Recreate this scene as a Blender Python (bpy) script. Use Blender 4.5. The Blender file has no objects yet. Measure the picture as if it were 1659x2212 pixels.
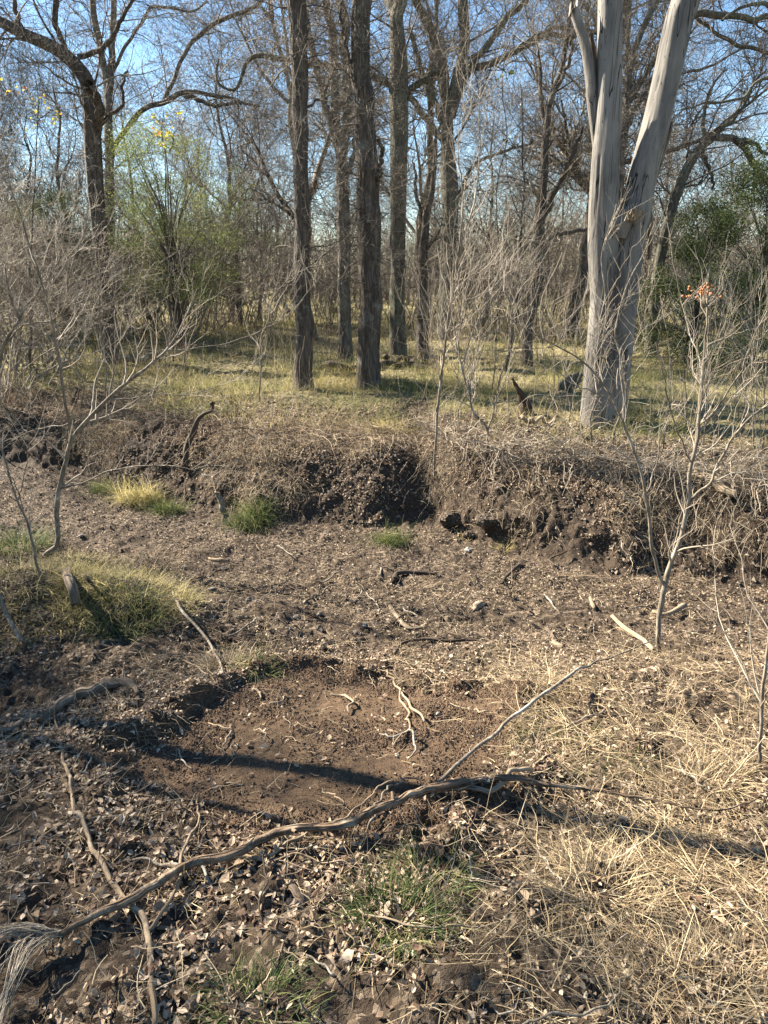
import bpy, math
import numpy as np
R_ = math.radians
rng = np.random.default_rng(7)
SC = bpy.context.scene
COL = SC.collection

# ------------------------------------------------------------------ camera, sky, sun
CAMZ = 1.6
PITCH = R_(18.9)
FOC = 1475.0                      # focal length in pixels of a 1659 x 2212 view of the photograph
cam_d = bpy.data.cameras.new("Camera"); cam = bpy.data.objects.new("Camera", cam_d); COL.objects.link(cam)
cam.location = (0, 0, CAMZ); cam.rotation_euler = (R_(90) - PITCH, 0, 0)
cam_d.sensor_fit = 'VERTICAL'; cam_d.sensor_height = 36; cam_d.sensor_width = 27; cam_d.lens = 24
cam_d.clip_start = 0.05; cam_d.clip_end = 1000
SC.camera = cam

SUN_EL = R_(36)
SUN_DIR = np.array([-0.883, 0.469, 0.0]); SUN_DIR /= np.linalg.norm(SUN_DIR)      # towards the sun, on the ground
sd = np.array([SUN_DIR[0]*math.cos(SUN_EL), SUN_DIR[1]*math.cos(SUN_EL), math.sin(SUN_EL)])
sun_d = bpy.data.lights.new("Sun", 'SUN'); sun = bpy.data.objects.new("Sun", sun_d); COL.objects.link(sun)
sun_d.energy = 5.0; sun_d.angle = R_(0.53); sun_d.color = (1.0, 0.91, 0.78)
from mathutils import Vector
sun.rotation_euler = Vector(sd).to_track_quat('Z', 'Y').to_euler()
w = bpy.data.worlds.new("World"); SC.world = w; w.use_nodes = True
nt = w.node_tree; nt.nodes.clear()
sky = nt.nodes.new('ShaderNodeTexSky'); sky.sky_type = 'NISHITA'; sky.sun_disc = False
sky.sun_elevation = SUN_EL; sky.sun_rotation = math.atan2(sd[0], sd[1])
sky.air_density = 1.0; sky.dust_density = 0.0; sky.ozone_density = 0.8
bg = nt.nodes.new('ShaderNodeBackground'); bg.inputs['Strength'].default_value = 0.052
ow = nt.nodes.new('ShaderNodeOutputWorld')
hs = nt.nodes.new('ShaderNodeHueSaturation'); hs.inputs['Saturation'].default_value = 1.18
nt.links.new(sky.outputs[0], hs.inputs['Color']); nt.links.new(hs.outputs[0], bg.inputs[0]); nt.links.new(bg.outputs[0], ow.inputs[0])
SC.view_settings.view_transform = 'Standard'; SC.view_settings.look = 'None'
SC.view_settings.exposure = 2.45; SC.view_settings.gamma = 1.0
SC.render.filter_size = 0.85
SC.render.engine = 'CYCLES'
SC.cycles.max_bounces = 5; SC.cycles.diffuse_bounces = 3; SC.cycles.glossy_bounces = 1
SC.cycles.transmission_bounces = 3; SC.cycles.transparent_max_bounces = 4

# ------------------------------------------------------------------ noise
_lat = np.random.default_rng(11).random((8, 256, 256))
def vnoise(x, y, s=0):
    x = np.asarray(x, float); y = np.asarray(y, float)
    xi = np.floor(x).astype(int); yi = np.floor(y).astype(int)
    fx = x - xi; fy = y - yi
    fx = fx*fx*(3-2*fx); fy = fy*fy*(3-2*fy)
    L = _lat[s % 8]
    a = L[xi & 255, yi & 255]; b = L[(xi+1) & 255, yi & 255]
    c = L[xi & 255, (yi+1) & 255]; d = L[(xi+1) & 255, (yi+1) & 255]
    return (a*(1-fx)+b*fx)*(1-fy) + (c*(1-fx)+d*fx)*fy
def fbm(x, y, o=4, s=0, g=0.5):
    t = 0; a = 1; n = 0
    for i in range(o):
        t = t + a*(vnoise(x*2**i+17.3*i, y*2**i+5.1*i, s+i)-0.5); n += a; a *= g
    return 2*t/n
def sstep(a, b, x):
    t = np.clip((x-a)/(b-a), 0, 1); return t*t*(3-2*t)

# ------------------------------------------------------------------ rays through points seen in the photograph
CP, SP = math.cos(PITCH), math.sin(PITCH)
def ray(px, py):
    u = (np.asarray(px, float)-829.5)/FOC; v = -(np.asarray(py, float)-1106)/FOC
    return np.stack([u, CP+v*SP, -SP+v*CP], -1)
def atz(px, py, z):
    r = ray(px, py); k = (z-CAMZ)/r[..., 2]; return r*k[..., None]+np.array([0, 0, CAMZ])
def atY(px, py, Y):
    r = ray(px, py); k = Y/r[..., 1]; return r*np.asarray(k)[..., None]+np.array([0, 0, CAMZ])

# ------------------------------------------------------------------ lie of the land
lipD = np.array([(-400,800),(-150,838),(0,858),(150,872),(300,905),(450,925),(600,945),(700,940),(800,950),(850,955),(885,925),(915,915),(940,945),(965,980),(1050,975),(1150,985),(1300,1000),(1500,1030),(1659,1052),(2100,1110)])
footD = np.array([(-400,925),(-150,985),(0,1012),(150,1025),(250,1052),(350,1085),(450,1118),(600,1125),(800,1140),(870,1142),(900,1128),(935,1125),(960,1145),(1000,1165),(1150,1190),(1300,1222),(1500,1245),(1659,1258),(2100,1330)])
lp = atz(lipD[:, 0], lipD[:, 1]-28, 0.06); fp = atz(footD[:, 0], footD[:, 1], -0.65)
_tx = np.linspace(-12, 9, 1400); _kg = np.exp(-np.linspace(-2.5, 2.5, 61)**2); _kg /= _kg.sum()
def _smo(p):
    y = np.interp(_tx, p[:, 0], p[:, 1]); return np.convolve(np.pad(y, 30, 'edge'), _kg, 'valid')
_lt, _ft = _smo(lp), _smo(fp)
def lip(x):  return np.interp(x, _tx, _lt) + 0.20*fbm(x*1.5, x*0+3, 4, 1)
def foot(x): return np.minimum(np.interp(x, _tx, _ft) - 0.06 + 0.34*fbm(x*1.3, x*0+9, 4, 2), lip(x)-0.16)
NY = np.array([-60, -3, 0, 1.2, 1.9, 2.9, 3.4, 4.0, 4.6, 300]); NZ = np.array([.35, .1, .0, 0.0, -.13, -.33, -.45, -.6, -.66, -.66])
def blob(x, y, cx, cy, rx, ry, rot=0):
    c, s = math.cos(rot), math.sin(rot); dx, dy = x-cx, y-cy
    return np.exp(-((c*dx+s*dy)/rx)**2-((-s*dx+c*dy)/ry)**2)
def H0(x, y):
    x = np.asarray(x, float); y = np.asarray(y, float)
    yy = y + 0.12*x*sstep(2.6, 3.4, y) + 0.25*fbm(x*0.7, y*0.7, 2, 3)
    z = np.interp(yy, NY, NZ)
    z = z + 0.36*np.where(y < 4.0, blob(x, y, -2.1, 4.0, 1.05, 0.34, 0.05), blob(x, y, -2.1, 4.0, 1.05, .6, .05)) - 0.24*blob(x, y, -2.0, 2.95, .42, .30)
    z = z + 0.10*blob(x, y, 1.7, 3.1, .9, .35)
    l, f = lip(x), foot(x)
    t = np.clip((y-f)/(l-f), 0, 1)
    prof = (1-(1-t)**2.3)*sstep(-.02, .22, t)
    top = 0.06 + 0.05*sstep(0, 1.5, y-l) - 0.07*np.exp(-np.clip(y-l, 0, 9)/.25) + 0.16*fbm(x*0.35, y*0.35, 3, 4)*sstep(0, 3, y-l) + 0.05*fbm(x*1.7, y*1.7, 2, 5)
    return z*(1-prof) + top*prof
digD = np.array([(205,1660),(262,1608),(335,1575),(400,1520),(480,1485),(580,1452),(700,1448),(790,1470),(950,1500),(1130,1500),(1120,1560),(1085,1620),(1060,1690),(965,1735),(905,1800),(800,1822),(640,1790),(470,1765),(320,1735)])
def hit(px, py, hf=None):
    """where the line of sight through a photo point meets the ground"""
    hf = hf or H
    px = np.atleast_1d(np.asarray(px, float)); py = np.atleast_1d(np.asarray(py, float))
    r = ray(px, py); r = r/r[:, 1:2]
    lo = np.full(len(px), 0.3); ys = 0.5*1.02**np.arange(260)
    done = np.zeros(len(px), bool); Y = np.full(len(px), 60.0)
    prev = np.full(len(px), 0.4)
    for yk in ys:
        p = r*yk; below = (p[:, 2]+CAMZ <= hf(p[:, 0], p[:, 1])) & ~done
        Y[below] = yk; done |= below
        prev[~done] = yk
        if done.all(): break
    a = prev.copy(); b = Y.copy()
    for _ in range(14):
        m = (a+b)/2; p = r*m[:, None]; c = p[:, 2]+CAMZ <= hf(p[:, 0], p[:, 1])
        b = np.where(c, m, b); a = np.where(c, a, m)
    p = r*b[:, None]; p[:, 2] = hf(p[:, 0], p[:, 1]); return p
_dg = hit(digD[:, 0], digD[:, 1], H0)[:, :2]
def dig_sdf(x, y):
    x = np.asarray(x, float); y = np.asarray(y, float)
    d = np.full(x.shape, 1e9); ins = np.zeros(x.shape, bool)
    xn = x + 0.13*fbm(x*4, y*4, 4, 6, .6); yn = y + 0.13*fbm(x*4+40, y*4, 4, 7, .6)
    n = len(_dg)
    for i in range(n):
        a = _dg[i]; b = _dg[(i+1) % n]; e = b-a
        k = np.clip(((xn-a[0])*e[0]+(yn-a[1])*e[1])/(e@e), 0, 1)
        d = np.minimum(d, np.hypot(xn-a[0]-k*e[0], yn-a[1]-k*e[1]))
        c = ((a[1] > yn) != (b[1] > yn)) & (xn < (b[0]-a[0])*(yn-a[1])/(b[1]-a[1]+1e-12)+a[0])
        ins ^= c
    return np.where(ins, -d, d)
berm = hit([560, 640, 720, 790, 900, 1000, 1110, 1190], [1440, 1438, 1440, 1458, 1478, 1488, 1496, 1500], H0)
bermL = hit([240, 300, 350, 400, 440], [1602, 1580, 1555, 1525, 1500], H0)
pileR = hit([880, 980, 930], [1590, 1580, 1540], H0)
scR = hit([1075, 1010, 950, 915, 905], [1692, 1722, 1760, 1800, 1835], H0)
hol = hit([250, 300, 345, 395, 950, 915, 1010], [1608, 1590, 1570, 1530, 1768, 1805, 1728], H0)
def H(x, y, fine=True):
    x = np.asarray(x, float); y = np.asarray(y, float)
    z = H0(x, y)
    near = (y < 4.2) & (y > 0.8) & (np.abs(x) < 2.6)
    if near.any():
        xs, ys = x[near] if x.ndim else x, y[near] if y.ndim else y
        d = dig_sdf(xs, ys)
        dz = -(0.007+0.034*sstep(-.45, -.85, xs))*sstep(0.04, -0.08, d) + 0.008*sstep(0.14, 0.02, d)*sstep(-0.02, 0.03, d)
        nf = 0.6+0.8*vnoise(xs*14, ys*14, 3)
        for p in berm: dz = dz + 0.035*blob(xs, ys, p[0], p[1], .11, .07)*nf
        for p in bermL: dz = dz + 0.03*blob(xs, ys, p[0]-.03, p[1]+.02, .07, .05)*nf
        for p in pileR: dz = dz + 0.028*blob(xs, ys, p[0], p[1], .11, .09)*nf
        for p in scR: dz = dz + 0.05*blob(xs, ys, p[0]+.06, p[1]-.01, .08, .07)*nf
        for p in hol: dz = dz - (0.085 if p[0] > 0 else 0.05)*blob(xs, ys, p[0], p[1], .062, .055)*nf
        if z.ndim: z[near] += dz
        else: z = z+dz
        if fine:
            ins = sstep(0.02, -0.03, d)
            q = 0.050*fbm(xs*5, ys*5, 3, 2)*(1-.6*ins) + 0.028*fbm(xs*20, ys*20, 3, 1)*(1-.75*ins) + 0.009*ins*fbm(xs*16, ys*16, 4, 5, .7)
            if z.ndim: z[near] += q
            else: z = z+q
    if fine:
        far = ~near
        q = 0.04*fbm(x*4, y*4, 3, 2) + 0.026*fbm(x*18, y*18, 3, 1)
        if z.ndim: z = z + np.where(far, q, 0)
        elif far: z = z+q
    return z
def hitf(px, py): return hit(px, py, H)

# ------------------------------------------------------------------ meshes
def mesh_from(name, parts, mat, uvs=None, smooth=True, attrs=None):
    Vs, Fs, off = [], [], 0
    for V, F in parts:
        Vs.append(V.reshape(-1, 3)); Fs.append(F+off); off += len(V.reshape(-1, 3))
    V = np.concatenate(Vs).astype(np.float32)
    me = bpy.data.meshes.new(name)
    me.vertices.add(len(V)); me.vertices.foreach_set('co', V.ravel())
    lt = np.concatenate([np.full(len(F), F.shape[1], np.int32) for F in Fs])
    lv = np.concatenate([F.ravel() for F in Fs]).astype(np.int32)
    me.loops.add(len(lv)); me.loops.foreach_set('vertex_index', lv)
    me.polygons.add(len(lt)); st = np.zeros(len(lt), np.int32); st[1:] = np.cumsum(lt)[:-1]
    me.polygons.foreach_set('loop_start', st); me.polygons.foreach_set('loop_total', lt)
    me.polygons.foreach_set('use_smooth', np.full(len(lt), smooth))
    me.update(calc_edges=True)
    if uvs is not None:
        U = np.concatenate([u.reshape(-1, 2) for u in uvs]).astype(np.float32)
        ul = me.uv_layers.new(name='UVMap'); ul.data.foreach_set('uv', U[lv].ravel())
    if attrs:
        for k, a in attrs.items():
            at = me.attributes.new(k, 'FLOAT', 'POINT'); at.data.foreach_set('value', np.asarray(a, np.float32).ravel())
    me.materials.append(mat)
    return me
def link(name, me, parent=None, loc=(0, 0, 0), label=None, cat=None, group=None, kind=None):
    o = bpy.data.objects.new(name, me); COL.objects.link(o)
    o.location = loc
    if parent: o.parent = parent
    if label: o['label'] = label
    if cat: o['category'] = cat
    if group: o['group'] = group
    if kind: o['kind'] = kind
    return o
def part(name, parts, mat, parent=None, loc=(0, 0, 0), **k):
    uv = k.pop('uvs', None); sm = k.pop('smooth', True)
    return link(name, mesh_from(name, parts, mat, uv, sm), parent, loc, **k)
def thing(name, label, cat, loc=(0, 0, 0), group=None):
    return link(name, None, None, tuple(loc), label, cat, group)
def dup(root, loc, rotz, scale, label, group=None):
    r = root.copy(); COL.objects.link(r); r.location = loc; r.rotation_euler = (0, 0, rotz); r.scale = scale
    r['label'] = label
    if group: r['group'] = group
    for ch in list(root.children):
        c = ch.copy(); COL.objects.link(c); c.parent = r
    return r

def norm(v): return v/np.maximum(np.linalg.norm(v, axis=-1, keepdims=True), 1e-9)
def tubes(P, R, S=3, uv=False, disp=None, cap=False):
    """P (N,K,3) centre lines, R (N,K) radii -> one set of tapered tubes"""
    P = np.asarray(P, float); R = np.asarray(R, float)
    N, K, _ = P.shape
    T = norm(np.gradient(P, axis=1))
    m = norm(P[:, -1]-P[:, 0])
    ref = np.where(np.abs(m[:, 2:3]) > 0.7, np.array([[0.0, 1.0, 0.0]]), np.array([[0.0, 0.0, 1.0]]))[:, None, :]
    A = norm(np.cross(T, ref)); B = np.cross(T, A)
    th = np.arange(S)*2*math.pi/S
    rr = R[:, :, None]*np.ones(S)
    if disp is not None: rr = disp(rr, th)
    V = P[:, :, None, :] + rr[..., None]*(np.cos(th)[:, None]*A[:, :, None, :]+np.sin(th)[:, None]*B[:, :, None, :])
    i = np.arange(N)[:, None, None]*K*S; k = np.arange(K-1)[None, :, None]*S; s = np.arange(S)[None, None, :]; s2 = (s+1) % S
    F = np.stack([i+k+s, i+k+s2, i+k+S+s2, i+k+S+s], -1).reshape(-1, 4)
    out = [(V.reshape(-1, 3), F)]
    if uv:
        L = np.concatenate([np.zeros((N, 1)), np.cumsum(np.linalg.norm(np.diff(P, axis=1), axis=2), 1)], 1)
        # seam-free: u from the angle folded, v = length along
        U = np.stack(np.broadcast_arrays(((1-np.abs(th/math.pi-1))*math.pi)[None, None, :]*R[:, :, None].mean(), L[:, :, None]), -1)
        return out, [U.reshape(-1, 2)]
    return out
def spline(pts, n, wig=0.0, r=None):
    p = np.asarray(pts, float)
    q = np.vstack([2*p[0]-p[1], p, 2*p[-1]-p[-2]])
    d = np.concatenate([[0], np.cumsum(np.linalg.norm(np.diff(p, axis=0), axis=1))])
    s = np.linspace(0, d[-1], n); i = np.clip(np.searchsorted(d, s, side='right')-1, 0, len(p)-2)
    t = ((s-d[i])/np.maximum(d[i+1]-d[i], 1e-9))[:, None]
    a, b, c, e = q[i], q[i+1], q[i+2], q[i+3]
    out = 0.5*((2*b)+(-a+c)*t+(2*a-5*b+4*c-e)*t**2+(-a+3*b-3*c+e)*t**3)
    if wig:
        r = r or rng
        w_ = r.normal(size=(n, 3)); 
        for _ in range(2): w_ = (w_+np.roll(w_, 1, 0)+np.roll(w_, -1, 0))/3
        w_[0] = 0; out = out+w_*wig*p.shape[1]
    return out
def kids(P, R, M, tr=(0.2, 1.0), ang=(30, 75), ln=(0.5, 1.0), rr=(0.5, 0.7), K=6, wig=0.25, up=0.05, rtip=0.25, r=None, rmin=0.0015, lrel=None, rmax=9):
    """children of the branches P,R; parents picked in proportion to length"""
    r = r or rng
    N, KP, _ = P.shape
    L = np.linalg.norm(np.diff(P, axis=1), axis=2).sum(1)
    pi = r.choice(N, M, p=L/L.sum()); t = r.uniform(tr[0], tr[1], M)*(KP-1)
    k = np.minimum(t.astype(int), KP-2); f = (t-k)[:, None]
    b = P[pi, k]*(1-f)+P[pi, k+1]*f; rad = R[pi, k]*(1-f[:, 0])+R[pi, k+1]*f[:, 0]
    T = norm(P[pi, k+1]-P[pi, k])
    q = norm(np.cross(T, r.normal(size=(M, 3))))
    a = np.radians(r.uniform(ang[0], ang[1], M))[:, None]
    d = norm(np.cos(a)*T+np.sin(a)*q)
    ll = r.uniform(ln[0], ln[1], M)
    if lrel: ll = ll*(1-lrel*(t/(KP-1)))
    out = np.zeros((M, K, 3)); out[:, 0] = b
    st = (ll/(K-1))[:, None]
    for j in range(1, K):
        d = norm(d+r.normal(size=(M, 3))*wig+np.array([0, 0, up])); out[:, j] = out[:, j-1]+d*st
    r0 = np.clip(rad*r.uniform(rr[0], rr[1], M), rmin, rmax*r.uniform(.5, 1, M))
    RR = r0[:, None]*np.linspace(1, rtip, K)[None, :]
    return out, np.maximum(RR, rmin*0.6)

# ------------------------------------------------------------------ materials
def mat_new(name):
    m = bpy.data.materials.new(name); m.use_nodes = True; t = m.node_tree; t.nodes.clear()
    return m, t, (lambda k: t.nodes.new(k)), t.links.new
def ramp(N, L, fac, stops):
    r = N('ShaderNodeValToRGB'); e = r.color_ramp.elements
    while len(e) < len(stops): e.new(0.5)
    for i, (p, c) in enumerate(stops): e[i].position = p; e[i].color = (*c, 1) if len(c) == 3 else c
    L(fac, r.inputs[0]); return r.outputs[0]
def mapping(N, L, src, scale):
    mp = N('ShaderNodeMapping'); mp.inputs['Scale'].default_value = scale; L(src, mp.inputs['Vector']); return mp.outputs[0]
def noise(N, L, vec, sc, det=5, rough=0.6, dist=0):
    n = N('ShaderNodeTexNoise'); n.inputs['Scale'].default_value = sc; n.inputs['Detail'].default_value = det
    n.inputs['Roughness'].default_value = rough; n.inputs['Distortion'].default_value = dist
    L(vec, n.inputs['Vector']); return n.outputs['Fac']
def mixc(N, L, f, a, b, mode='MIX'):
    m = N('ShaderNodeMix'); m.data_type = 'RGBA'; m.blend_type = mode
    if isinstance(f, (int, float)): m.inputs[0].default_value = f
    else: L(f, m.inputs[0])
    for s, v in ((m.inputs[6], a), (m.inputs[7], b)):
        if isinstance(v, tuple): s.default_value = (*v, 1)
        else: L(v, s)
    return m.outputs[2]
def math_(N, L, op, a, b=None, c=None):
    m = N('ShaderNodeMath'); m.operation = op
    for s, v in zip(m.inputs, (a, b, c)):
        if v is None: continue
        if isinstance(v, (int, float)): s.default_value = v
        else: L(v, s)
    return m.outputs[0]
def bump(N, L, h, dist, strength=1.0, nrm=None):
    b = N('ShaderNodeBump'); b.inputs['Distance'].default_value = dist; b.inputs['Strength'].default_value = strength
    L(h, b.inputs['Height'])
    if nrm: L(nrm, b.inputs['Normal'])
    return b.outputs[0]
def blade_mat(name, stops, transl=0.35, rough=0.7, objvar=False, sc=0.0, second=None):
    """thin things: one colour per blade or leaf from a ramp, light passing through"""
    m, t, N, L = mat_new(name)
    g = N('ShaderNodeNewGeometry')
    f = g.outputs['Random Per Island']
    c = ramp(N, L, f, stops)
    if second:
        n = noise(N, L, g.outputs['Position'], sc, 3)
        k = ramp(N, L, n, [(0.42, (0, 0, 0)), (0.6, (1, 1, 1))])
        c2 = ramp(N, L, f, second); c = mixc(N, L, k, c, c2)
    p = N('ShaderNodeBsdfPrincipled'); p.inputs['Roughness'].default_value = rough
    p.inputs['Specular IOR Level'].default_value = 0.25; L(c, p.inputs['Base Color'])
    tr = N('ShaderNodeBsdfTranslucent'); L(c, tr.inputs[0])
    mx = N('ShaderNodeMixShader'); mx.inputs[0].default_value = transl
    L(p.outputs[0], mx.inputs[1]); L(tr.outputs[0], mx.inputs[2])
    o = N('ShaderNodeOutputMaterial'); L(mx.outputs[0], o.inputs[0]); return m
def bark_mat(name, dark, light, lichen=None, sc=14, stretch=0.18, bd=0.012, lich=0.6, uv=False, rough=0.9):
    m, t, N, L = mat_new(name)
    tc = N('ShaderNodeTexCoord'); src = tc.outputs['UV'] if uv else tc.outputs['Object']
    v = mapping(N, L, src, (1, stretch, 1) if uv else (1, 1, stretch))
    a = noise(N, L, v, sc, 6, 0.65, 0.6)
    vo = N('ShaderNodeTexVoronoi'); vo.feature = 'DISTANCE_TO_EDGE'; vo.inputs['Scale'].default_value = sc*1.6
    L(mapping(N, L, src, (1, stretch*.9, 1) if uv else (1, 1, stretch*.9)), vo.inputs['Vector'])
    e = ramp(N, L, vo.outputs[0], [(0.0, (0, 0, 0)), (0.25, (1, 1, 1))])
    h = math_(N, L, 'MULTIPLY_ADD', e, 0.6, a)
    c = ramp(N, L, a, [(0.3, dark), (0.62, light)])
    c = mixc(N, L, math_(N, L, 'MULTIPLY', math_(N, L, 'SUBTRACT', 1.0, e), 0.55), c, tuple(x*0.45 for x in dark))
    if lichen:
        n2 = noise(N, L, src, 5, 5, 0.7)
        k = ramp(N, L, n2, [(lich-.05, (0, 0, 0)), (lich+.08, (1, 1, 1))])
        c = mixc(N, L, k, c, lichen)
    p = N('ShaderNodeBsdfPrincipled'); p.inputs['Roughness'].default_value = rough; p.inputs['Specular IOR Level'].default_value = 0.2
    L(c, p.inputs['Base Color']); L(bump(N, L, h, bd), p.inputs['Normal'])
    o = N('ShaderNodeOutputMaterial'); L(p.outputs[0], o.inputs[0]); return m
def twig_mat(name, stops, rough=0.8):
    m, t, N, L = mat_new(name)
    g = N('ShaderNodeNewGeometry'); c = ramp(N, L, g.outputs['Random Per Island'], stops)
    n = noise(N, L, g.outputs['Position'], 30, 3)
    c = mixc(N, L, 0.5, c, ramp(N, L, n, [(0.3, (.35, .35, .35)), (0.7, (1, 1, 1))]), 'MULTIPLY')
    p = N('ShaderNodeBsdfPrincipled'); p.inputs['Roughness'].default_value = rough; p.inputs['Specular IOR Level'].default_value = 0.3
    L(c, p.inputs['Base Color']); o = N('ShaderNodeOutputMaterial'); L(p.outputs[0], o.inputs[0]); return m

def ground_mat():
    m, t, N, L = mat_new('ground_soil')
    g = N('ShaderNodeNewGeometry'); pos = g.outputs['Position']
    def att(n):
        a = N('ShaderNodeAttribute'); a.attribute_name = n; return a.outputs['Fac']
    n1 = noise(N, L, pos, 3.0, 6, 0.65); n2 = noise(N, L, pos, 38, 5, 0.7); n3 = noise(N, L, pos, 140, 3, 0.7)
    soil = ramp(N, L, n2, [(0.3, (.020, .014, .009)), (0.7, (.062, .044, .029))])
    dug = mixc(N, L, n1, ramp(N, L, n2, [(0.3, (.080, .051, .029)), (0.7, (.155, .103, .061))]),
               ramp(N, L, n2, [(0.3, (.040, .026, .016)), (0.7, (.085, .056, .035))]))
    vo = N('ShaderNodeTexVoronoi'); vo.inputs['Scale'].default_value = 55; L(pos, vo.inputs['Vector'])
    vo.inputs['Randomness'].default_value = 1
    sep = N('ShaderNodeSeparateColor'); L(vo.outputs['Color'], sep.inputs[0])
    crumb = ramp(N, L, sep.outputs[0], [(0.0, (.024, .017, .011)), (0.5, (.055, .040, .027)), (0.8, (.14, .105, .07)), (1.0, (.26, .20, .14))])
    k = ramp(N, L, n1, [(0.35, (0, 0, 0)), (0.6, (1, 1, 1))])
    kk = math_(N, L, 'MULTIPLY', k, 0.85)
    litter = mixc(N, L, kk, soil, crumb)
    grass = ramp(N, L, noise(N, L, pos, 9, 6, 0.75), [(0.3, (.07, .06, .03)), (0.55, (.20, .17, .085)), (0.75, (.30, .26, .13))])
    c = mixc(N, L, att('dug'), litter, dug); c = mixc(N, L, att('grassy'), c, grass)
    c = mixc(N, L, att('wall'), c, ramp(N, L, n2, [(0.3, (.022, .016, .011)), (0.7, (.075, .055, .038))]))
    h = math_(N, L, 'MULTIPLY_ADD', n3, 0.35, n2)
    p = N('ShaderNodeBsdfPrincipled'); p.inputs['Roughness'].default_value = 0.95; p.inputs['Specular IOR Level'].default_value = 0.15
    L(c, p.inputs['Base Color']); L(bump(N, L, h, 0.02, 0.8), p.inputs['Normal'])
    o = N('ShaderNodeOutputMaterial'); L(p.outputs[0], o.inputs[0]); return m
def deadwood_mat():
    m, t, N, L = mat_new('weathered_dead_wood')
    tc = N('ShaderNodeTexCoord'); src = tc.outputs['Object']
    g1 = noise(N, L, mapping(N, L, src, (1, 1, .045)), 45, 5, 0.7, 0.3)          # grain
    g2 = noise(N, L, mapping(N, L, src, (1, 1, .25)), 4, 5, 0.6)                  # weather patches
    c = mixc(N, L, ramp(N, L, g2, [(0.38, (0, 0, 0)), (0.62, (1, 1, 1))]), (.085, .078, .068), (.215, .197, .17))
    c = mixc(N, L, 0.55, c, ramp(N, L, g1, [(0.25, (.5, .5, .5)), (0.6, (1, 1, 1))]), 'MULTIPLY')
    cr = noise(N, L, mapping(N, L, src, (1, 1, .05)), 9, 3, 0.5, 1.2)
    d = math_(N, L, 'ABSOLUTE', math_(N, L, 'SUBTRACT', cr, 0.5))
    crack = ramp(N, L, d, [(0.0, (1, 1, 1)), (0.007, (1, 1, 1)), (0.013, (0, 0, 0))])
    low = noise(N, L, src, 2.5, 2)
    crack = math_(N, L, 'MULTIPLY', crack, ramp(N, L, low, [(0.42, (0, 0, 0)), (0.48, (1, 1, 1))]))
    vo = N('ShaderNodeTexVoronoi'); vo.inputs['Scale'].default_value = 16; L(src, vo.inputs['Vector'])
    hole = ramp(N, L, vo.outputs['Distance'], [(0.07, (1, 1, 1)), (0.09, (0, 0, 0))])
    dk = math_(N, L, 'MAXIMUM', crack, hole)
    c = mixc(N, L, dk, c, (.02, .016, .012))
    stain = noise(N, L, mapping(N, L, src, (1, 1, .12)), 6, 4, .6)
    c = mixc(N, L, math_(N, L, 'MULTIPLY', ramp(N, L, stain, [(0.58, (0, 0, 0)), (0.78, (1, 1, 1))]), .3), c, (.085, .08, .075))
    h = math_(N, L, 'SUBTRACT', math_(N, L, 'MULTIPLY', g1, 0.35), dk)
    p = N('ShaderNodeBsdfPrincipled'); p.inputs['Roughness'].default_value = 0.75; p.inputs['Specular IOR Level'].default_value = 0.25
    L(c, p.inputs['Base Color']); L(bump(N, L, h, 0.012), p.inputs['Normal'])
    o = N('ShaderNodeOutputMaterial'); L(p.outputs[0], o.inputs[0]); return m

M_ground = ground_mat(); M_dead = deadwood_mat()
M_bark = bark_mat('fissured_brown_bark', (.042, .033, .026), (.130, .108, .086), (.15, .15, .125), sc=16)
M_barkfar = bark_mat('grey_oak_bark', (.055, .045, .036), (.155, .134, .11), (.15, .155, .12), sc=10, lich=.56, bd=.02)
M_mossy = bark_mat('lichen_covered_bark', (.055, .048, .036), (.17, .15, .115), (.13, .14, .10), sc=18, lich=.53)
M_stem = bark_mat('smooth_pale_sapling_bark', (.11, .087, .062), (.26, .22, .165), (.32, .30, .25), sc=22, stretch=.35, bd=.002, lich=.58)
M_log = bark_mat('weathered_log', (.075, .055, .038), (.27, .21, .145), None, sc=24, stretch=.12, bd=.006, uv=True)
M_stick = bark_mat('dry_stick_bark', (.13, .09, .055), (.34, .26, .17), (.36, .33, .27), sc=30, stretch=.12, bd=.003, lich=.6, uv=True)
M_branch = bark_mat('brown_stripped_bark', (.085, .056, .036), (.27, .19, .12), (.44, .36, .25), sc=40, stretch=.14, bd=.02, lich=.57, uv=True)
M_raw = bark_mat('split_raw_wood', (.20, .145, .09), (.44, .35, .24), None, sc=30, stretch=.05, bd=.003, uv=True)
M_darkwood = bark_mat('rotten_dark_wood', (.030, .022, .016), (.10, .075, .052), None, sc=26, stretch=.15, bd=.006, uv=True)
M_twig = twig_mat('grey_twigs', [(0, (.055, .043, .032)), (.5, (.15, .122, .090)), (1, (.31, .265, .20))])
M_twigdark = twig_mat('dark_twigs', [(0, (.05, .042, .033)), (1, (.15, .125, .10))])
M_twigpale = twig_mat('pale_twigs', [(0, (.17, .14, .10)), (1, (.47, .40, .31))])
M_root = twig_mat('dead_roots', [(0, (.07, .05, .035)), (.5, (.18, .13, .09)), (1, (.38, .29, .19))])
M_shag = blade_mat('hanging_dead_blades', [(0, (.06, .042, .026)), (.35, (.22, .16, .10)), (.75, (.44, .35, .23)), (1, (.60, .50, .34))], .3)
M_leafdead = blade_mat('dead_leaves', [(0, (.070, .038, .022)), (.25, (.17, .11, .068)), (.5, (.28, .205, .135)), (.85, (.38, .29, .20)), (1, (.46, .375, .27))], .18)
M_bits = blade_mat('leaf_crumbs', [(0, (.04, .027, .017)), (.35, (.13, .088, .057)), (.65, (.27, .21, .14)), (1, (.47, .385, .275))], .15)
M_straw = blade_mat('dry_straw', [(0, (.17, .12, .065)), (.4, (.28, .21, .12)), (.8, (.44, .345, .205)), (1, (.55, .46, .30))], .25)
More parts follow.
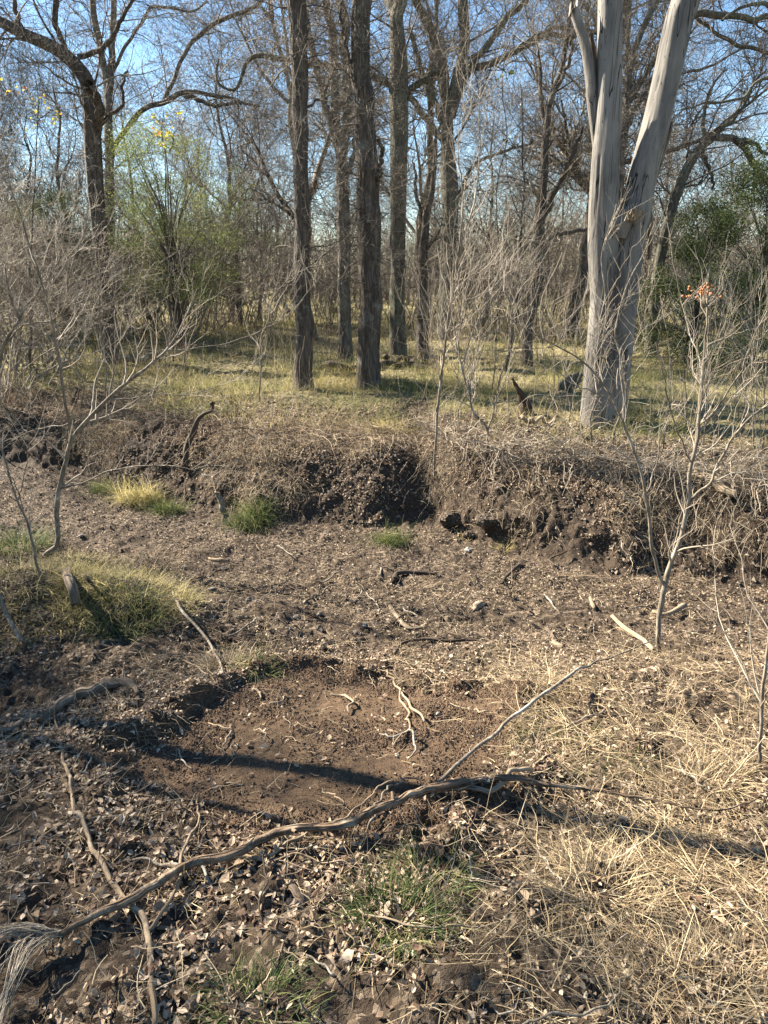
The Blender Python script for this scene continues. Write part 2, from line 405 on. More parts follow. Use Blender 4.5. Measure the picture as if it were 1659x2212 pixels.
M_meadow = blade_mat('meadow_blades', [(0, (.12, .11, .035)), (.4, (.34, .28, .10)), (.75, (.50, .42, .19)), (1, (.58, .50, .28))], .45, sc=.8,
                     second=[(0, (.05, .08, .02)), (.4, (.13, .165, .045)), (.8, (.28, .27, .10)), (1, (.45, .40, .19))])
M_green = blade_mat('green_blades', [(0, (.022, .042, .012)), (.45, (.060, .095, .024)), (.8, (.15, .17, .05)), (1, (.36, .31, .15))], .4)
M_yellowgreen = blade_mat('yellow_green_blades', [(0, (.08, .085, .025)), (.3, (.22, .20, .06)), (.65, (.46, .38, .17)), (1, (.60, .51, .28))], .5)
M_ever = blade_mat('evergreen_leaves', [(0, (.040, .055, .018)), (.6, (.10, .13, .042)), (1, (.22, .25, .10))], .4, rough=.4)
M_juni = blade_mat('juniper_sprays', [(0, (.07, .085, .025)), (.6, (.18, .21, .06)), (1, (.34, .36, .13))], .45)
M_yel = blade_mat('yellow_leaves', [(0, (.38, .33, .03)), (.75, (.55, .46, .06)), (.9, (.40, .16, .04)), (1, (.32, .09, .03))], .5)
M_orange = blade_mat('orange_berries', [(0, (.22, .075, .025)), (1, (.40, .16, .06))], .0, rough=.5)
M_stone = bark_mat('grey_stone', (.06, .055, .05), (.22, .20, .17), None, sc=8, stretch=1, bd=.006)
M_pebble = bark_mat('pale_pebble', (.20, .17, .14), (.42, .38, .32), None, sc=8, stretch=1, bd=.003)
M_clod = blade_mat('soil_clods', [(0, (.035, .022, .014)), (1, (.125, .083, .052))], 0.0, .95)

# ------------------------------------------------------------------ ground sheet
def axis(segs):
    out = [segs[0][0]]
    for a, b, s0, s1 in segs:
        x = a; n = 0
        L_ = b-a
        if abs(s0-s1) < 1e-9:
            k = int(round(L_/s0)); out += list(a+np.arange(1, k+1)*L_/k)
        else:
            k = max(2, int(L_*math.log(s1/s0)/(s1-s0))); st = s0*(s1/s0)**(np.arange(k)/(k-1)); st *= L_/st.sum(); out += list(a+np.cumsum(st))
    return np.array(out)
vy = axis([(-40, 0.7, 6, .05), (0.7, 0.95, .03, .013), (.95, 3.7, .012, .012), (3.7, 5.3, .014, .014), (5.3, 6.75, .007, .007), (6.75, 9, .01, .03), (9, 30, .04, .5), (30, 400, .6, 30)])
rx_ = axis([(0, 2.2, .012, .012), (2.2, 6, .014, .03), (6, 300, .05, 25)])
vx = np.concatenate([-rx_[::-1][:-1], rx_])
X, V_ = np.meshgrid(vx, vy)
wgt = sstep(3.9, 5.3, V_)*(1-sstep(12, 25, V_))
Y = V_ + wgt*(lip(X)-6.55)
Z = H(X, Y)
lX, fX = lip(X), foot(X)
t = np.clip((Y-fX)/(lX-fX), 0, 1)
onw = sstep(0, .12, t)*(1-sstep(.6, 1.0, t))
Yd = Y + onw*(0.08*np.sin(math.pi*np.clip(1-t, 0, 1))**1.0*(0.4+vnoise(X*1.6, X*0, 3)) - 0.20*fbm(X*1.9, Z*2.6, 3, 6, .5) - 0.045*fbm(X*11, Z*14, 5, 3, .75))
Zd = Z + onw*0.03*fbm(X*12, Y*20, 2, 4)
P = np.stack([X, Yd, Zd], -1).reshape(-1, 3)
ny, nx = X.shape
i = np.arange(ny-1)[:, None]*nx+np.arange(nx-1)[None, :]
F = np.stack([i, i+1, i+nx+1, i+nx], -1).reshape(-1, 4)
nearm = (Y < 4.2) & (Y > .8) & (np.abs(X) < 2.6)
dug = np.zeros(X.shape); dm = dig_sdf(X[nearm], Y[nearm]); dug[nearm] = sstep(.06, -.02, dm)
bm = np.zeros(X.shape)
for p in np.vstack([berm, bermL, pileR, scR, hol]): bm = np.maximum(bm, blob(X, Y, p[0], p[1], .13, .09))
dug = np.clip(dug+bm, 0, 1)
grassy = sstep(.2, 1.6, Y-lX+.5*fbm(X, Y, 2, 3))
me = mesh_from('ground', [(P, F)], M_ground, attrs={'dug': dug, 'grassy': grassy, 'wall': onw})
link('ground', me, kind='structure')

wm = ((onw > .15) & (np.abs(X) < 6)).ravel(); wallP = P[wm]; wallT = t.ravel()[wm]
# ------------------------------------------------------------------ thin blades and leaves
def blades(base, hgt, lean, wid, K=4, r=None, curl=0.6, yaw=None):
    """ribbons of grass: base (N,3), hgt/lean/wid (N,)"""
    r = r or rng; N = len(base)
    yaw = r.uniform(0, 2*math.pi, N) if yaw is None else yaw
    s = np.linspace(0, 1, K)[None, :]
    a = (lean[:, None]+curl*r.uniform(.2, 1.6, N)[:, None]*s)           # angle from vertical
    st = (hgt/(K-1))[:, None]
    dx = np.concatenate([np.zeros((N, 1)), np.cumsum(np.sin(a[:, 1:])*st, 1)], 1)
    dz = np.concatenate([np.zeros((N, 1)), np.cumsum(np.cos(a[:, 1:])*st, 1)], 1)
    yj = yaw[:, None]+r.normal(0, .25, (N, 1))*s
    C = base[:, None, :]+np.stack([dx*np.cos(yj), dx*np.sin(yj), dz], -1)
    wd = yaw+math.pi/2+r.normal(0, .5, N)
    W = np.stack([np.cos(wd), np.sin(wd), r.normal(0, .3, N)], -1)[:, None, :]*(wid[:, None]*np.linspace(1, .25, K)[None, :]*.5)[..., None]
    V = np.stack([C-W, C+W], 2)
    i = np.arange(N)[:, None]*2*K+np.arange(K-1)[None, :]*2
    F = np.stack([i, i+1, i+3, i+2], -1).reshape(-1, 4)
    return V.reshape(-1, 3), F
def strands(base, d0, ln, wid, K=6, wig=.2, up=0.0, r=None):
    """random-walk ribbons: straw, roots, tendrils"""
    r = r or rng; N = len(base); d = norm(d0); C = np.zeros((N, K, 3)); C[:, 0] = base
    st = (ln/(K-1))[:, None]
    for j in range(1, K):
        d = norm(d+r.normal(size=(N, 3))*wig+np.array([0, 0, up])); C[:, j] = C[:, j-1]+d*st
    return C
def ribbon(C, wid, r=None):
    r = r or rng; N, K, _ = C.shape
    T = norm(np.gradient(C, axis=1)); W = norm(np.cross(T, norm(r.normal(size=(N, 1, 3))+np.array([0, 0, 1.2]))))
    W = W*(wid[:, None]*np.linspace(1, .4, K)[None, :]*.5)[..., None]
    V = np.stack([C-W, C+W], 2)
    i = np.arange(N)[:, None]*2*K+np.arange(K-1)[None, :]*2
    return V.reshape(-1, 3), np.stack([i, i+1, i+3, i+2], -1).reshape(-1, 4)
LT = np.array([(0, 0), (-.30, .22), (0, .25), (.30, .22), (-.36, .6), (0, .6), (.36, .6), (0, 1.0)])
LF3 = np.array([(0, 2, 1), (0, 3, 2), (4, 5, 7), (5, 6, 7)]); LF4 = np.array([(1, 2, 5, 4), (2, 3, 6, 5)])
def leaves(base, size, tilt, r=None, aspect=1.0, hang=None):
    r = r or rng; N = len(base)
    x = LT[:, 0][None, :]*r.uniform(.4, .9, (N, 1))*aspect; y = (LT[:, 1]-.5)[None, :]*np.ones((N, 1))
    x = x*(1+r.normal(0, .13, (N, 8)))
    fold = r.normal(.2, .45, (N, 1)); bend = r.normal(.0, 1.0, (N, 1)); tw = r.normal(0, .6, (N, 1))
    z = fold*np.abs(x)*1.2 + bend*(y**2) + tw*x*y
    p = np.stack([x, y, z], -1)*size[:, None, None]
    yaw = r.uniform(0, 2*math.pi, N)
    c, s = np.cos(yaw)[:, None], np.sin(yaw)[:, None]
    q = np.stack([p[..., 0]*c-p[..., 1]*s, p[..., 0]*s+p[..., 1]*c, p[..., 2]], -1)
    a = r.uniform(0, 2*math.pi, N); k = np.stack([np.cos(a), np.sin(a), 0*a], -1)[:, None, :]
    th = (np.abs(r.normal(0, 1, N))*tilt)[:, None, None]
    q = q*np.cos(th)+np.cross(np.broadcast_to(k, q.shape), q)*np.sin(th)+k*(q*k).sum(-1, keepdims=True)*(1-np.cos(th))
    V = base[:, None, :]+q
    o = (np.arange(N)*8)[:, None, None]
    return [(V.reshape(-1, 3), (LF4[None]+o).reshape(-1, 4)), (np.zeros((0, 3)), (LF3[None]+o).reshape(-1, 3)-0)]
def leafparts(*a, **k):
    A, B = leaves(*a, **k); return A, B
def build_leaves(name, base, size, tilt, mat, parent=None, aspect=1.0, r=None, **kw):
    A, B = leaves(base, size, tilt, r, aspect)
    V = A[0]; me = None
    # one vertex set, quads then triangles
    n = len(V); parts = [(V, A[1]), (np.zeros((0, 3)), B[1]-n)]
    return link(name, mesh_from(name, parts, mat, None, False), parent, **kw)

def scatter(n, x0, x1, y0, y1, dens, r=None, lift=0.004):
    r = r or rng
    x = r.uniform(x0, x1, n); y = r.uniform(y0, y1, n); k = r.random(n) < dens(x, y)
    x, y = x[k], y[k]; z = H(x, y)+lift
    return np.stack([x, y, z], -1)
def slope_ok(x, y):           # 0 on the wall of the far bank
    tt = (y-foot(x))/(lip(x)-foot(x)); return np.where((tt > .02) & (tt < .45), 0.0, 1.0)
def pblob(px, py, rx, ry, rot=0):
    p = hit([px], [py], H0)[0]; return lambda x, y: blob(x, y, p[0], p[1], rx, ry, rot)
def inframe(x, y, m=0.35): return (np.abs(x) < 0.60*(y*CP+1.7*SP)+m)

# density of straw and leaves over the near ground
strawB = [pblob(1300, 1500, .8, .32), pblob(1500, 1640, .65, .42), pblob(1000, 1430, .45, .12), pblob(1350, 1900, .55, .33), pblob(1550, 2050, .5, .35), pblob(1300, 1420, .9, .12)]
greenB = [pblob(1250, 1600, .30, .17)]
def outside_dug(x, y):
    o = np.ones(x.shape); m = (y < 4.2) & (y > .8) & (np.abs(x) < 2.6)
    o[m] = sstep(-.10, .09, dig_sdf(x[m], y[m])+.07*fbm(x[m]*9, y[m]*9, 3, 2)); return o
def strawd(x, y):
    v = 0
    for b in strawB: v = v+b(x, y)
    return np.clip(v, 0, 1)

bareB = [pblob(px_, py_, a_, b_) for px_, py_, a_, b_ in [(560, 1300, .42, .2), (680, 1350, .3, .12), (1230, 1330, .55, .2), (880, 1240, .35, .12), (1000, 1190, .4, .14), (1600, 1330, .4, .2), (30, 1520, .3, .2), (60, 1770, .2, .12), (300, 1400, .5, .14),
         (230, 1640, .2, .1), (60, 2120, .14, .10), (230, 2090, .10, .08), (520, 2080, .10, .08), (700, 2130, .13, .07), (820, 2190, .16, .06), (560, 1930, .07, .05), (1050, 1750, .16, .09), (980, 2100, .12, .05), (640, 1440, .3, .06), (1150, 2060, .12, .04)]]
def bare(x, y):
    v = 0
    for b_ in bareB: v = v+b_(x, y)
    return 1-.93*np.clip(v*1.3+.35*fbm(x*5, y*5, 3, 1), 0, 1)
# ------------------------------------------------------------------ stuff on the ground
r1 = np.random.default_rng(21)
b = scatter(52000, -2.6, 2.6, .75, 3.7, lambda x, y: inframe(x, y)*bare(x, y)*(0.045+0.955*outside_dug(x, y))*(1-.55*strawd(x, y))*(.10+.90*sstep(.32, .62, fbm(x*3.2, y*3.2, 3, 2)*.5+.5))*(1-.4*sstep(2.8, 3.6, y)), r1, .006)
b[:, 2] += r1.random(len(b))*.012
build_leaves('leaf_litter', b, r1.uniform(.012, .030, len(b))*(1+.5*(r1.random(len(b)) < .12)), .5, M_leafdead, r=r1, kind='stuff')
b = scatter(190000, -5.5, 4, .9, 9, lambda x, y: inframe(x, y, .2)*bare(x, y)*slope_ok(x, y)*(y < lip(x)+1.2)*np.clip((y/4.2)**1.2, .5, 1)*(0.08+.92*outside_dug(x, y))*(.06+.94*sstep(.34, .66, fbm(x*2.3, y*2.8, 4, 4)*.5+.5)), r1)
b[:, 2] += r1.random(len(b))*.008
build_leaves('leaf_crumbs', b, r1.uniform(.008, .026, len(b)), .5, M_bits, r=r1, kind='stuff')
# dry straw lying and standing
b = scatter(88000, -2.6, 3, .8, 5.2, lambda x, y: inframe(x, y)*outside_dug(x, y)*(.015+.985*strawd(x, y)**1.3)*(.10+.90*sstep(.36,.62,fbm(x*3.4,y*3.4,3,4)*.5+.5)), r1)
n = len(b); d = r1.normal(size=(n, 3)); d[:, 2] = np.abs(r1.normal(.18, .3, n)); C = strands(b, d, r1.uniform(.07, .30, n), None, 7, .16, -.07, r1)
C[:, :, 2] = np.maximum(C[:, :, 2], H(C[..., 0], C[..., 1], False)-.005+r1.random((n, 1))*.03)
link('dry_straw', mesh_from('dry_straw', [ribbon(C, r1.uniform(.0010, .0030, n), r1)], M_straw, None, False), kind='stuff')
# fine twigs and stalks in the litter
b = scatter(16000, -2.6, 2.6, .8, 6.2, lambda x, y: inframe(x, y)*bare(x, y)*slope_ok(x, y)*(.12+.88*outside_dug(x, y))*.8, r1, .006)
n = len(b); d = r1.normal(size=(n, 3)); d[:, 2] = np.abs(r1.normal(0, .12, n)); C = strands(b, d, r1.uniform(.03, .16, n)**1.0, None, 5, .2, -.02, r1)
C[:, :, 2] = np.maximum(C[:, :, 2], H(C[..., 0], C[..., 1], False)-.004)
link('twig_litter', mesh_from('twig_litter', tubes(C, r1.uniform(.0008, .0024, n)[:, None]*np.linspace(1, .6, 5)), M_root), kind='stuff')
b = scatter(26000, -2.6, 2.6, .8, 5, lambda x, y: inframe(x, y)*bare(x, y)*(.16+.84*outside_dug(x, y))*np.where(y > 3.3, .4, .8), r1, .008)
n = len(b); d = r1.normal(size=(n, 3)); d[:, 2] = np.abs(r1.normal(.08, .2, n)); C = strands(b, d, r1.uniform(.025, .15, n), None, 6, .2, -.05, r1)
C[:, :, 2] = np.maximum(C[:, :, 2], H(C[..., 0], C[..., 1], False)-.002+.01*r1.random((n, 1)))
link('straw_litter', mesh_from('straw_litter', [ribbon(C, r1.uniform(.001, .003, n), r1)], M_straw, None, False), kind='stuff')
# crumbs of soil
def clods(base, size, r):
    N = len(base)
    v = np.array([(0, 0, 1), (1, 0, 0), (0, 1, 0), (-1, 0, 0), (0, -1, 0), (0, 0, -.6)], float)
    f = np.array([(0, 1, 2), (0, 2, 3), (0, 3, 4), (0, 4, 1), (5, 2, 1), (5, 3, 2), (5, 4, 3), (5, 1, 4)])
    P = v[None]*r.uniform(.6, 1.25, (N, 6, 1))+r.normal(0, .12, (N, 6, 3))
    a = r.uniform(0, 6.28, N); c, s = np.cos(a)[:, None], np.sin(a)[:, None]
    P = np.stack([P[..., 0]*c-P[..., 1]*s, P[..., 0]*s+P[..., 1]*c, P[..., 2]*.8], -1)*size[:, None, None]
    V = base[:, None]+P
    return V.reshape(-1, 3), (f[None]+(np.arange(N)*6)[:, None, None]).reshape(-1, 3)
bp = np.vstack([berm, bermL, pileR, scR])
def clodd(x, y):
    v = 0
    for p in bp: v = np.maximum(v, blob(x, y, p[0], p[1], .15, .11))
    d_ = np.ones(x.shape); m = (y < 4.2) & (y > .8) & (np.abs(x) < 2.6); d_[m] = dig_sdf(x[m], y[m])
    return np.clip(v+.45*(d_ < .03)*sstep(.35, .7, fbm(x*4, y*4, 4, 6)*.5+.5)+.35*(np.abs(d_) < .09), 0, 1)
b = scatter(230000, -1.9, 1.7, 1.3, 3.6, clodd, r1, .001)
link('soil_crumbs', mesh_from('soil_crumbs', [clods(b, .0022+.006*r1.random(len(b))**4+.002*r1.random(len(b)), r1)], M_clod, None, False), kind='stuff')
# dry gully bed: dark crumbs and grit
b = scatter(60000, -4.5, 4, 3.3, 8.5, lambda x, y: inframe(x, y, .1)*(y < foot(x)+.05)*(1-sstep(.34, .66, fbm(x*2.3, y*2.8, 4, 4)*.5+.5)*.8)*.9, r1, .001)
link('gully_grit', mesh_from('gully_grit', [clods(b, .004+.014*r1.random(len(b))**5, r1)], blade_mat('grit', [(0, (.03, .022, .016)), (.7, (.09, .068, .05)), (1, (.24, .20, .16))], 0, .9), None, False), kind='stuff')
# meadow beyond the bank
def meadow(n, y0, y1, x0, x1, h0, h1, wd, seed, K=3, dd=None):
    r = np.random.default_rng(seed)
    x = r.uniform(x0, x1, n); y = r.uniform(y0, y1, n)
    k = inframe(x, y, .6) & (y > lip(x)-.12)
    pr = sstep(.38, .60, fbm(x*1.1, y*1.1, 4, 2)*.5+.5)*.85+.15
    pr *= np.where(y-lip(x) < 1.6, .5+.5*sstep(.1, 1.2, y-lip(x)), 1)
    k &= r.random(n) < pr
    x, y = x[k], y[k]; n = len(x)
    # clumped
    cx = np.round(x*5)/5; cy = np.round(y*5)/5; j = (_lat[3][(cx*5).astype(int) & 255, (cy*5).astype(int) & 255])
    b = np.stack([x, y, H(x, y)-.01], -1)
    return blades(b, r.uniform(h0, h1, n)*(.55+.8*j), np.abs(r.normal(.35, .3, n)), wd*r.uniform(.6, 1.3, n), K, r, .9)
m1 = meadow(90000, 5, 12, -7, 7, .08, .30, .0040, 31, 4)
m0 = meadow(60000, 4.5, 11, -7, 5, .06, .22, .0035, 35, 5)
bl = scatter(30000, -9, 9, 5, 16, lambda x, y: inframe(x, y, .4)*(y > lip(x)+.2)*(.15+.85*sstep(.62, .40, fbm(x*1.1, y*1.1, 4, 2)*.5+.5)), np.random.default_rng(37), .006)
build_leaves('meadow_leaf_litter', bl, np.random.default_rng(38).uniform(.02, .05, len(bl)), .5, M_leafdead, r=np.random.default_rng(39), kind='stuff')
m2 = meadow(70000, 11, 24, -14, 14, .10, .32, .010, 32)
m3 = meadow(50000, 22, 60, -34, 34, .14, .42, .028, 33)
for nm, mm in (('meadow_grass', [m0, m1, m2, m3]),):
    link(nm, mesh_from(nm, mm, M_meadow, None, False), kind='stuff')
r = np.random.default_rng(36); n = 9000
x = r.uniform(-12, 12, n); y = r.uniform(5, 24, n); k = inframe(x, y, .5) & (y > lip(x)+.1) & (r.random(n) < sstep(.4, .62, fbm(x*.8, y*.8, 3, 6)*.5+.5)); x, y = x[k], y[k]; n = len(x)
C = strands(np.stack([x, y, H(x, y)-.01], -1), np.stack([r.normal(0, .25, n), r.normal(0, .25, n), np.ones(n)], -1), r.uniform(.2, .85, n), None, 6, .12, 0, r)
W1 = (r.uniform(.0012, .0022, n)*np.clip(y/7, 1, 3))[:, None]*np.linspace(1, .6, 6)
C2, W2 = kids(C, W1, int(n*1.6), (.3, 1), (20, 60), (.06, .25), (.6, .8), 4, .2, 0, .6, r, .0011)
link('dead_weeds', mesh_from('dead_weeds', tubes(C, W1, 3)+tubes(C2, W2, 3), M_root), kind='stuff')
# grasses and roots hanging over the lip of the far bank
r2 = np.random.default_rng(41)
n = 60000; x = r2.uniform(-6, 4, n); l = lip(x); ft = foot(x); tt = r2.random(n)**.6
keep = r2.random(n) < .04+.96*sstep(.44, .68, fbm(x*1.6, tt*1.3, 3, 5)*.5+.5); x, l, ft, tt = [q[keep] for q in (x, l, ft, tt)]; n = len(x)
y = ft+(l-ft)*(tt*1.1+.1)+.02; z = H(x, y)
b = np.stack([x, y-.03, z+.01], -1); d = np.stack([r2.normal(0, .5, n), -np.abs(r2.normal(.5, .4, n)), r2.normal(.1, .5, n)], -1)
C = strands(b, d, r2.uniform(.05, .26, n), None, 7, .26, -.24, r2)
C[:, :, 2] = np.maximum(C[:, :, 2], -.70)
link('hanging_dead_grass', mesh_from('hanging_dead_grass', [ribbon(C, r2.uniform(.0014, .0038, n), r2)], M_shag, None, False), kind='stuff')
n = 1700; x = r2.uniform(-5.5, 3.8, n); y = lip(x)-r2.uniform(-.05, .35, n); z = H(x, y)
b = np.stack([x, y-.03, z+.02], -1); d = np.stack([r2.normal(0, .6, n), -np.abs(r2.normal(.5, .4, n)), r2.normal(-.1, .5, n)], -1)
C = strands(b, d, r2.uniform(.25, .9, n), None, 10, .30, -.12, r2); C[:, :, 2] = np.maximum(C[:, :, 2], -.69)
link('exposed_roots', mesh_from('exposed_roots', tubes(C, r2.uniform(.0015, .0055, n)[:, None]*np.linspace(1, .5, 10)), M_root), kind='stuff')
n = 1300; x = r2.uniform(.35, 4.2, n); y = lip(x)-r2.uniform(-.1, .35, n); z = H(x, y)
b = np.stack([x, y-.05, z+.03], -1); d = np.stack([r2.normal(0, .8, n), -np.abs(r2.normal(.4, .3, n)), r2.normal(.1, .6, n)], -1)
C = strands(b, d, r2.uniform(.3, 1.0, n), None, 12, .30, -.10, r2); C[:, :, 2] = np.maximum(C[:, :, 2], -.66)
link('dead_tendrils', mesh_from('dead_tendrils', tubes(C, r2.uniform(.0014, .0038, n)[:, None]*np.linspace(1, .5, 12)), M_twigpale), kind='stuff')
b = scatter(70000, -6, 4, 4.6, 10, lambda x, y: inframe(x, y, .4)*(y > foot(x)+.45*(lip(x)-foot(x)))*np.exp(-np.clip(y-lip(x), 0, 9)/.7), r2, .004)
build_leaves('bank_leaf_litter', b, r2.uniform(.015, .038, len(b)), .5, M_leafdead, r=r2, kind='stuff')

def onwall(n, r, pw=None):
    w_ = None
    if pw is not None: w_ = pw(wallT, wallP); w_ = w_/w_.sum()
    return wallP[r.choice(len(wallP), n, p=w_)]+r.normal(0, .006, (n, 3))
b = onwall(16000, r2, lambda t_, p_: sstep(.35, .6, fbm(p_[:, 0]*2.2, p_[:, 2]*3, 3, 4)*.5+.5)+.05)
link('bank_soil_crumbs', mesh_from('bank_soil_crumbs', [clods(b, .004+.026*r2.random(len(b))**3, r2)], blade_mat('bank_crumbs', [(0, (.035, .026, .018)), (.6, (.10, .075, .052)), (1, (.19, .15, .11))], 0, .95), None, False), kind='stuff')
b = onwall(26000, r2, lambda t_, p_: (.15+t_)*(.02+sstep(.46, .62, fbm(p_[:, 0]*1.5+9, p_[:, 2]*2.5, 3, 1)*.5+.5)))
build_leaves('leaves_caught_on_the_bank', b, r2.uniform(.012, .034, len(b)), .9, M_leafdead, r=r2, kind='stuff')
b = onwall(26000, r2, lambda t_, p_: (.25+t_)*(.01+sstep(.48, .62, fbm(p_[:, 0]*1.8+3, p_[:, 2]*1.5, 3, 7)*.5+.5))); n = len(b)
d = np.stack([r2.normal(0, .6, n), -np.abs(r2.normal(.6, .4, n)), r2.normal(.0, .6, n)], -1)
C = strands(b, d, r2.uniform(.05, .24, n), None, 7, .28, -.22, r2); C[:, :, 2] = np.maximum(C[:, :, 2], -.69)
link('matted_bank_roots', mesh_from('matted_bank_roots', [ribbon(C, r2.uniform(.0013, .0034, n), r2)], M_shag, None, False), kind='stuff')
# ------------------------------------------------------------------ grass tufts
def tuft(px, py, rad, n, h, mat, label, group=None, name='grass_tuft', wid=.0035, down=0.0, seed=0, lean=.5):
    r = np.random.default_rng(seed+900); p = hitf([px], [py])[0]
    a = r.uniform(0, 6.283, n); q = rad*np.sqrt(r.random(n))
    b = np.stack([q*np.cos(a), q*np.sin(a)*.75, 0*a], -1)
    wx, wy = p[0]+b[:, 0], p[1]+b[:, 1]
    b[:, 2] = np.minimum(H(wx, wy), p[2]+.08)-p[2]-.01
    V, F = blades(b, r.uniform(.45, 1, n)*h, np.abs(r.normal(lean, .3, n)), wid*r.uniform(.6, 1.3, n), 6, r, 1.3,
                  yaw=a+r.normal(0, .7, n) if not down else r.normal(-math.pi/2, .9, n))
    return link(name, mesh_from(name, [(V, F)], mat, None, False), None, tuple(p), label, 'grass tuft', group)
G = 'grass tufts'
tuft(225, 1062, .13, 400, .34, M_green, 'small dark green grass tuft at the foot of the bank, leftmost of the row', G, down=1, seed=1)
tuft(300, 1080, .22, 1000, .42, M_yellowgreen, 'wide yellow-green grass tuft drooping from the foot of the left bank', G, down=1, seed=2)
tuft(368, 1102, .15, 500, .34, M_green, 'dark green grass tuft just left of the mossy root on the bank', G, down=1, seed=3)
tuft(545, 1126, .19, 900, .42, M_green, 'large green grass tuft drooping over the gully floor below the bank', G, down=1, seed=4)
tuft(842, 1172, .14, 450, .34, M_green, 'green grass tuft in the cleft of the bank below the thin sapling', G, down=1, seed=5)
tuft(1090, 1185, .07, 120, .12, M_yellowgreen, 'tiny grass tuft under the crumbling clods of the right bank', G, seed=6)
tuft(30, 1180, .30, 900, .30, M_green, 'dark green grass clump behind the leaning stem at the left edge', G, seed=7)
tuft(60, 1262, .55, 1700, .20, M_yellowgreen, 'pale straw-yellow grass clump at the left edge, left of the sawn log end', G, seed=8, wid=.003)
tuft(275, 1262, .44, 2000, .22, M_yellowgreen, 'big yellow-green grass clump on the mound right of the sawn log end', G, seed=9, wid=.003, lean=.75)
tuft(330, 1210, .28, 500, .15, M_straw, 'dry straw-coloured grass thinly fringing the back of the mound', G, seed=29, wid=.0025, lean=.9)
tuft(160, 1215, .34, 700, .16, M_yellowgreen, 'loose yellowish grass behind the sawn log end', G, seed=30, wid=.003, lean=.8)
tuft(255, 1320, .22, 900, .22, M_green, 'dark green grass at the front foot of the big clump on the mound', G, seed=10, lean=.8)
tuft(490, 1440, .11, 420, .17, M_straw, 'dry tan grass tuft beside the leaning twig behind the dug patch', G, seed=11)
tuft(560, 1435, .09, 130, .17, M_green, 'sparse green grass tuft behind the heap of dug soil', G, seed=12)
tuft(1250, 1620, .28, 1000, .09, M_green, 'low spreading green grass patch right of the dug patch', G, seed=13, wid=.0025, lean=.9)
tuft(1170, 1580, .16, 300, .09, M_green, 'thin green shoots at the right rim of the dug patch', G, seed=14, wid=.0025, lean=.8)
tuft(860, 1985, .11, 520, .17, M_green, 'dark green long-bladed grass tuft below the fallen branch', G, seed=15, wid=.003, lean=.7)
tuft(930, 1900, .10, 260, .15, M_green, 'green grass tuft touching the cut edge of the dug patch', G, seed=16, wid=.003, lean=.7)
tuft(545, 2185, .12, 380, .12, M_green, 'dark green grass tuft at the bottom edge of the photo', G, seed=17, wid=.003, lean=.6)
tuft(1310, 1930, .15, 700, .17, M_straw, 'bushy straw-coloured grass tuft in the middle of the dry grass at the right', G, seed=18, wid=.0025, lean=.6)
tuft(1500, 1690, .20, 800, .14, M_straw, 'tall straw-coloured grass tuft under the right edge sapling', G, seed=19, wid=.0025, lean=.5)
tuft(1520, 2150, .26, 1000, .10, M_straw, 'pale dry grass tuft in the bottom right corner', G, seed=20, wid=.0022, lean=.6)
tuft(850, 925, .25, 900, .2, M_yellowgreen, 'bright green-yellow grass tuft on the lip of the bank above the cleft', G, seed=21)
tuft(1000, 1165, .06, 60, .1, M_yellowgreen, 'wispy grass tuft at the mouth of the cleft in the bank', G, seed=22)

# ------------------------------------------------------------------ trees
def jit(pts, amp, r):
    p = pts.copy(); w_ = r.normal(0, amp, len(p)); w_[0] = 0; p[:, 1] += np.cumsum(w_)*.6; return p
def stempath(pts, Y, r, n=24, amp=.0, wig=0.0, root=None, dY=0.0):
    a = np.array(pts, float); k = np.linspace(0, 1, len(a))
    p = atY(a[:, 0], a[:, 1], Y+dY*k)
    if amp: p = jit(p, amp, r)
    if root is not None: p[0] = root
    return spline(p, n, wig, r)
def ridge(amp, seed, fl=0.0):
    def f(rr, th):
        N, K, S = rr.shape
        kk = np.arange(K)[None, :, None]; u = np.abs(th/math.pi-1)[None, None, :]*6
        n1 = fbm(u*2.2+seed, kk*.05+seed, 3, seed); n2 = 1-np.abs(fbm(u*5+seed, kk*.09, 2, seed+1))*2
        q = rr*(1+amp*n1*1.2+amp*.8*(n2-.6))
        if fl: q = q*(1+fl*np.exp(-kk/6.0)*(1+.35*np.cos(th*4+seed)[None, None, :]))
        return q
    return f
def twigset(P, R, spec, r):
    """several generations of twigs on the given limbs; returns mesh parts"""
    out = []; P0, R0 = P, R
    for (m, kw, S) in spec:
        P1, R1 = kids(P0, R0, m, r=r, **kw)
        out += tubes(P1, R1, S); P0, R0 = P1, R1
    return out
def padK(paths, rads, K):
    return np.stack([spline(p, K) for p in paths]), np.stack([np.interp(np.linspace(0, 1, K), np.linspace(0, 1, len(q)), q) for q in rads])
def px2m(wpx, Y, py=600):           # half width in metres of something wpx wide in the photo
    v = -(py-1106)/FOC; c = Y/(CP+v*SP); return .5*wpx/FOC*c
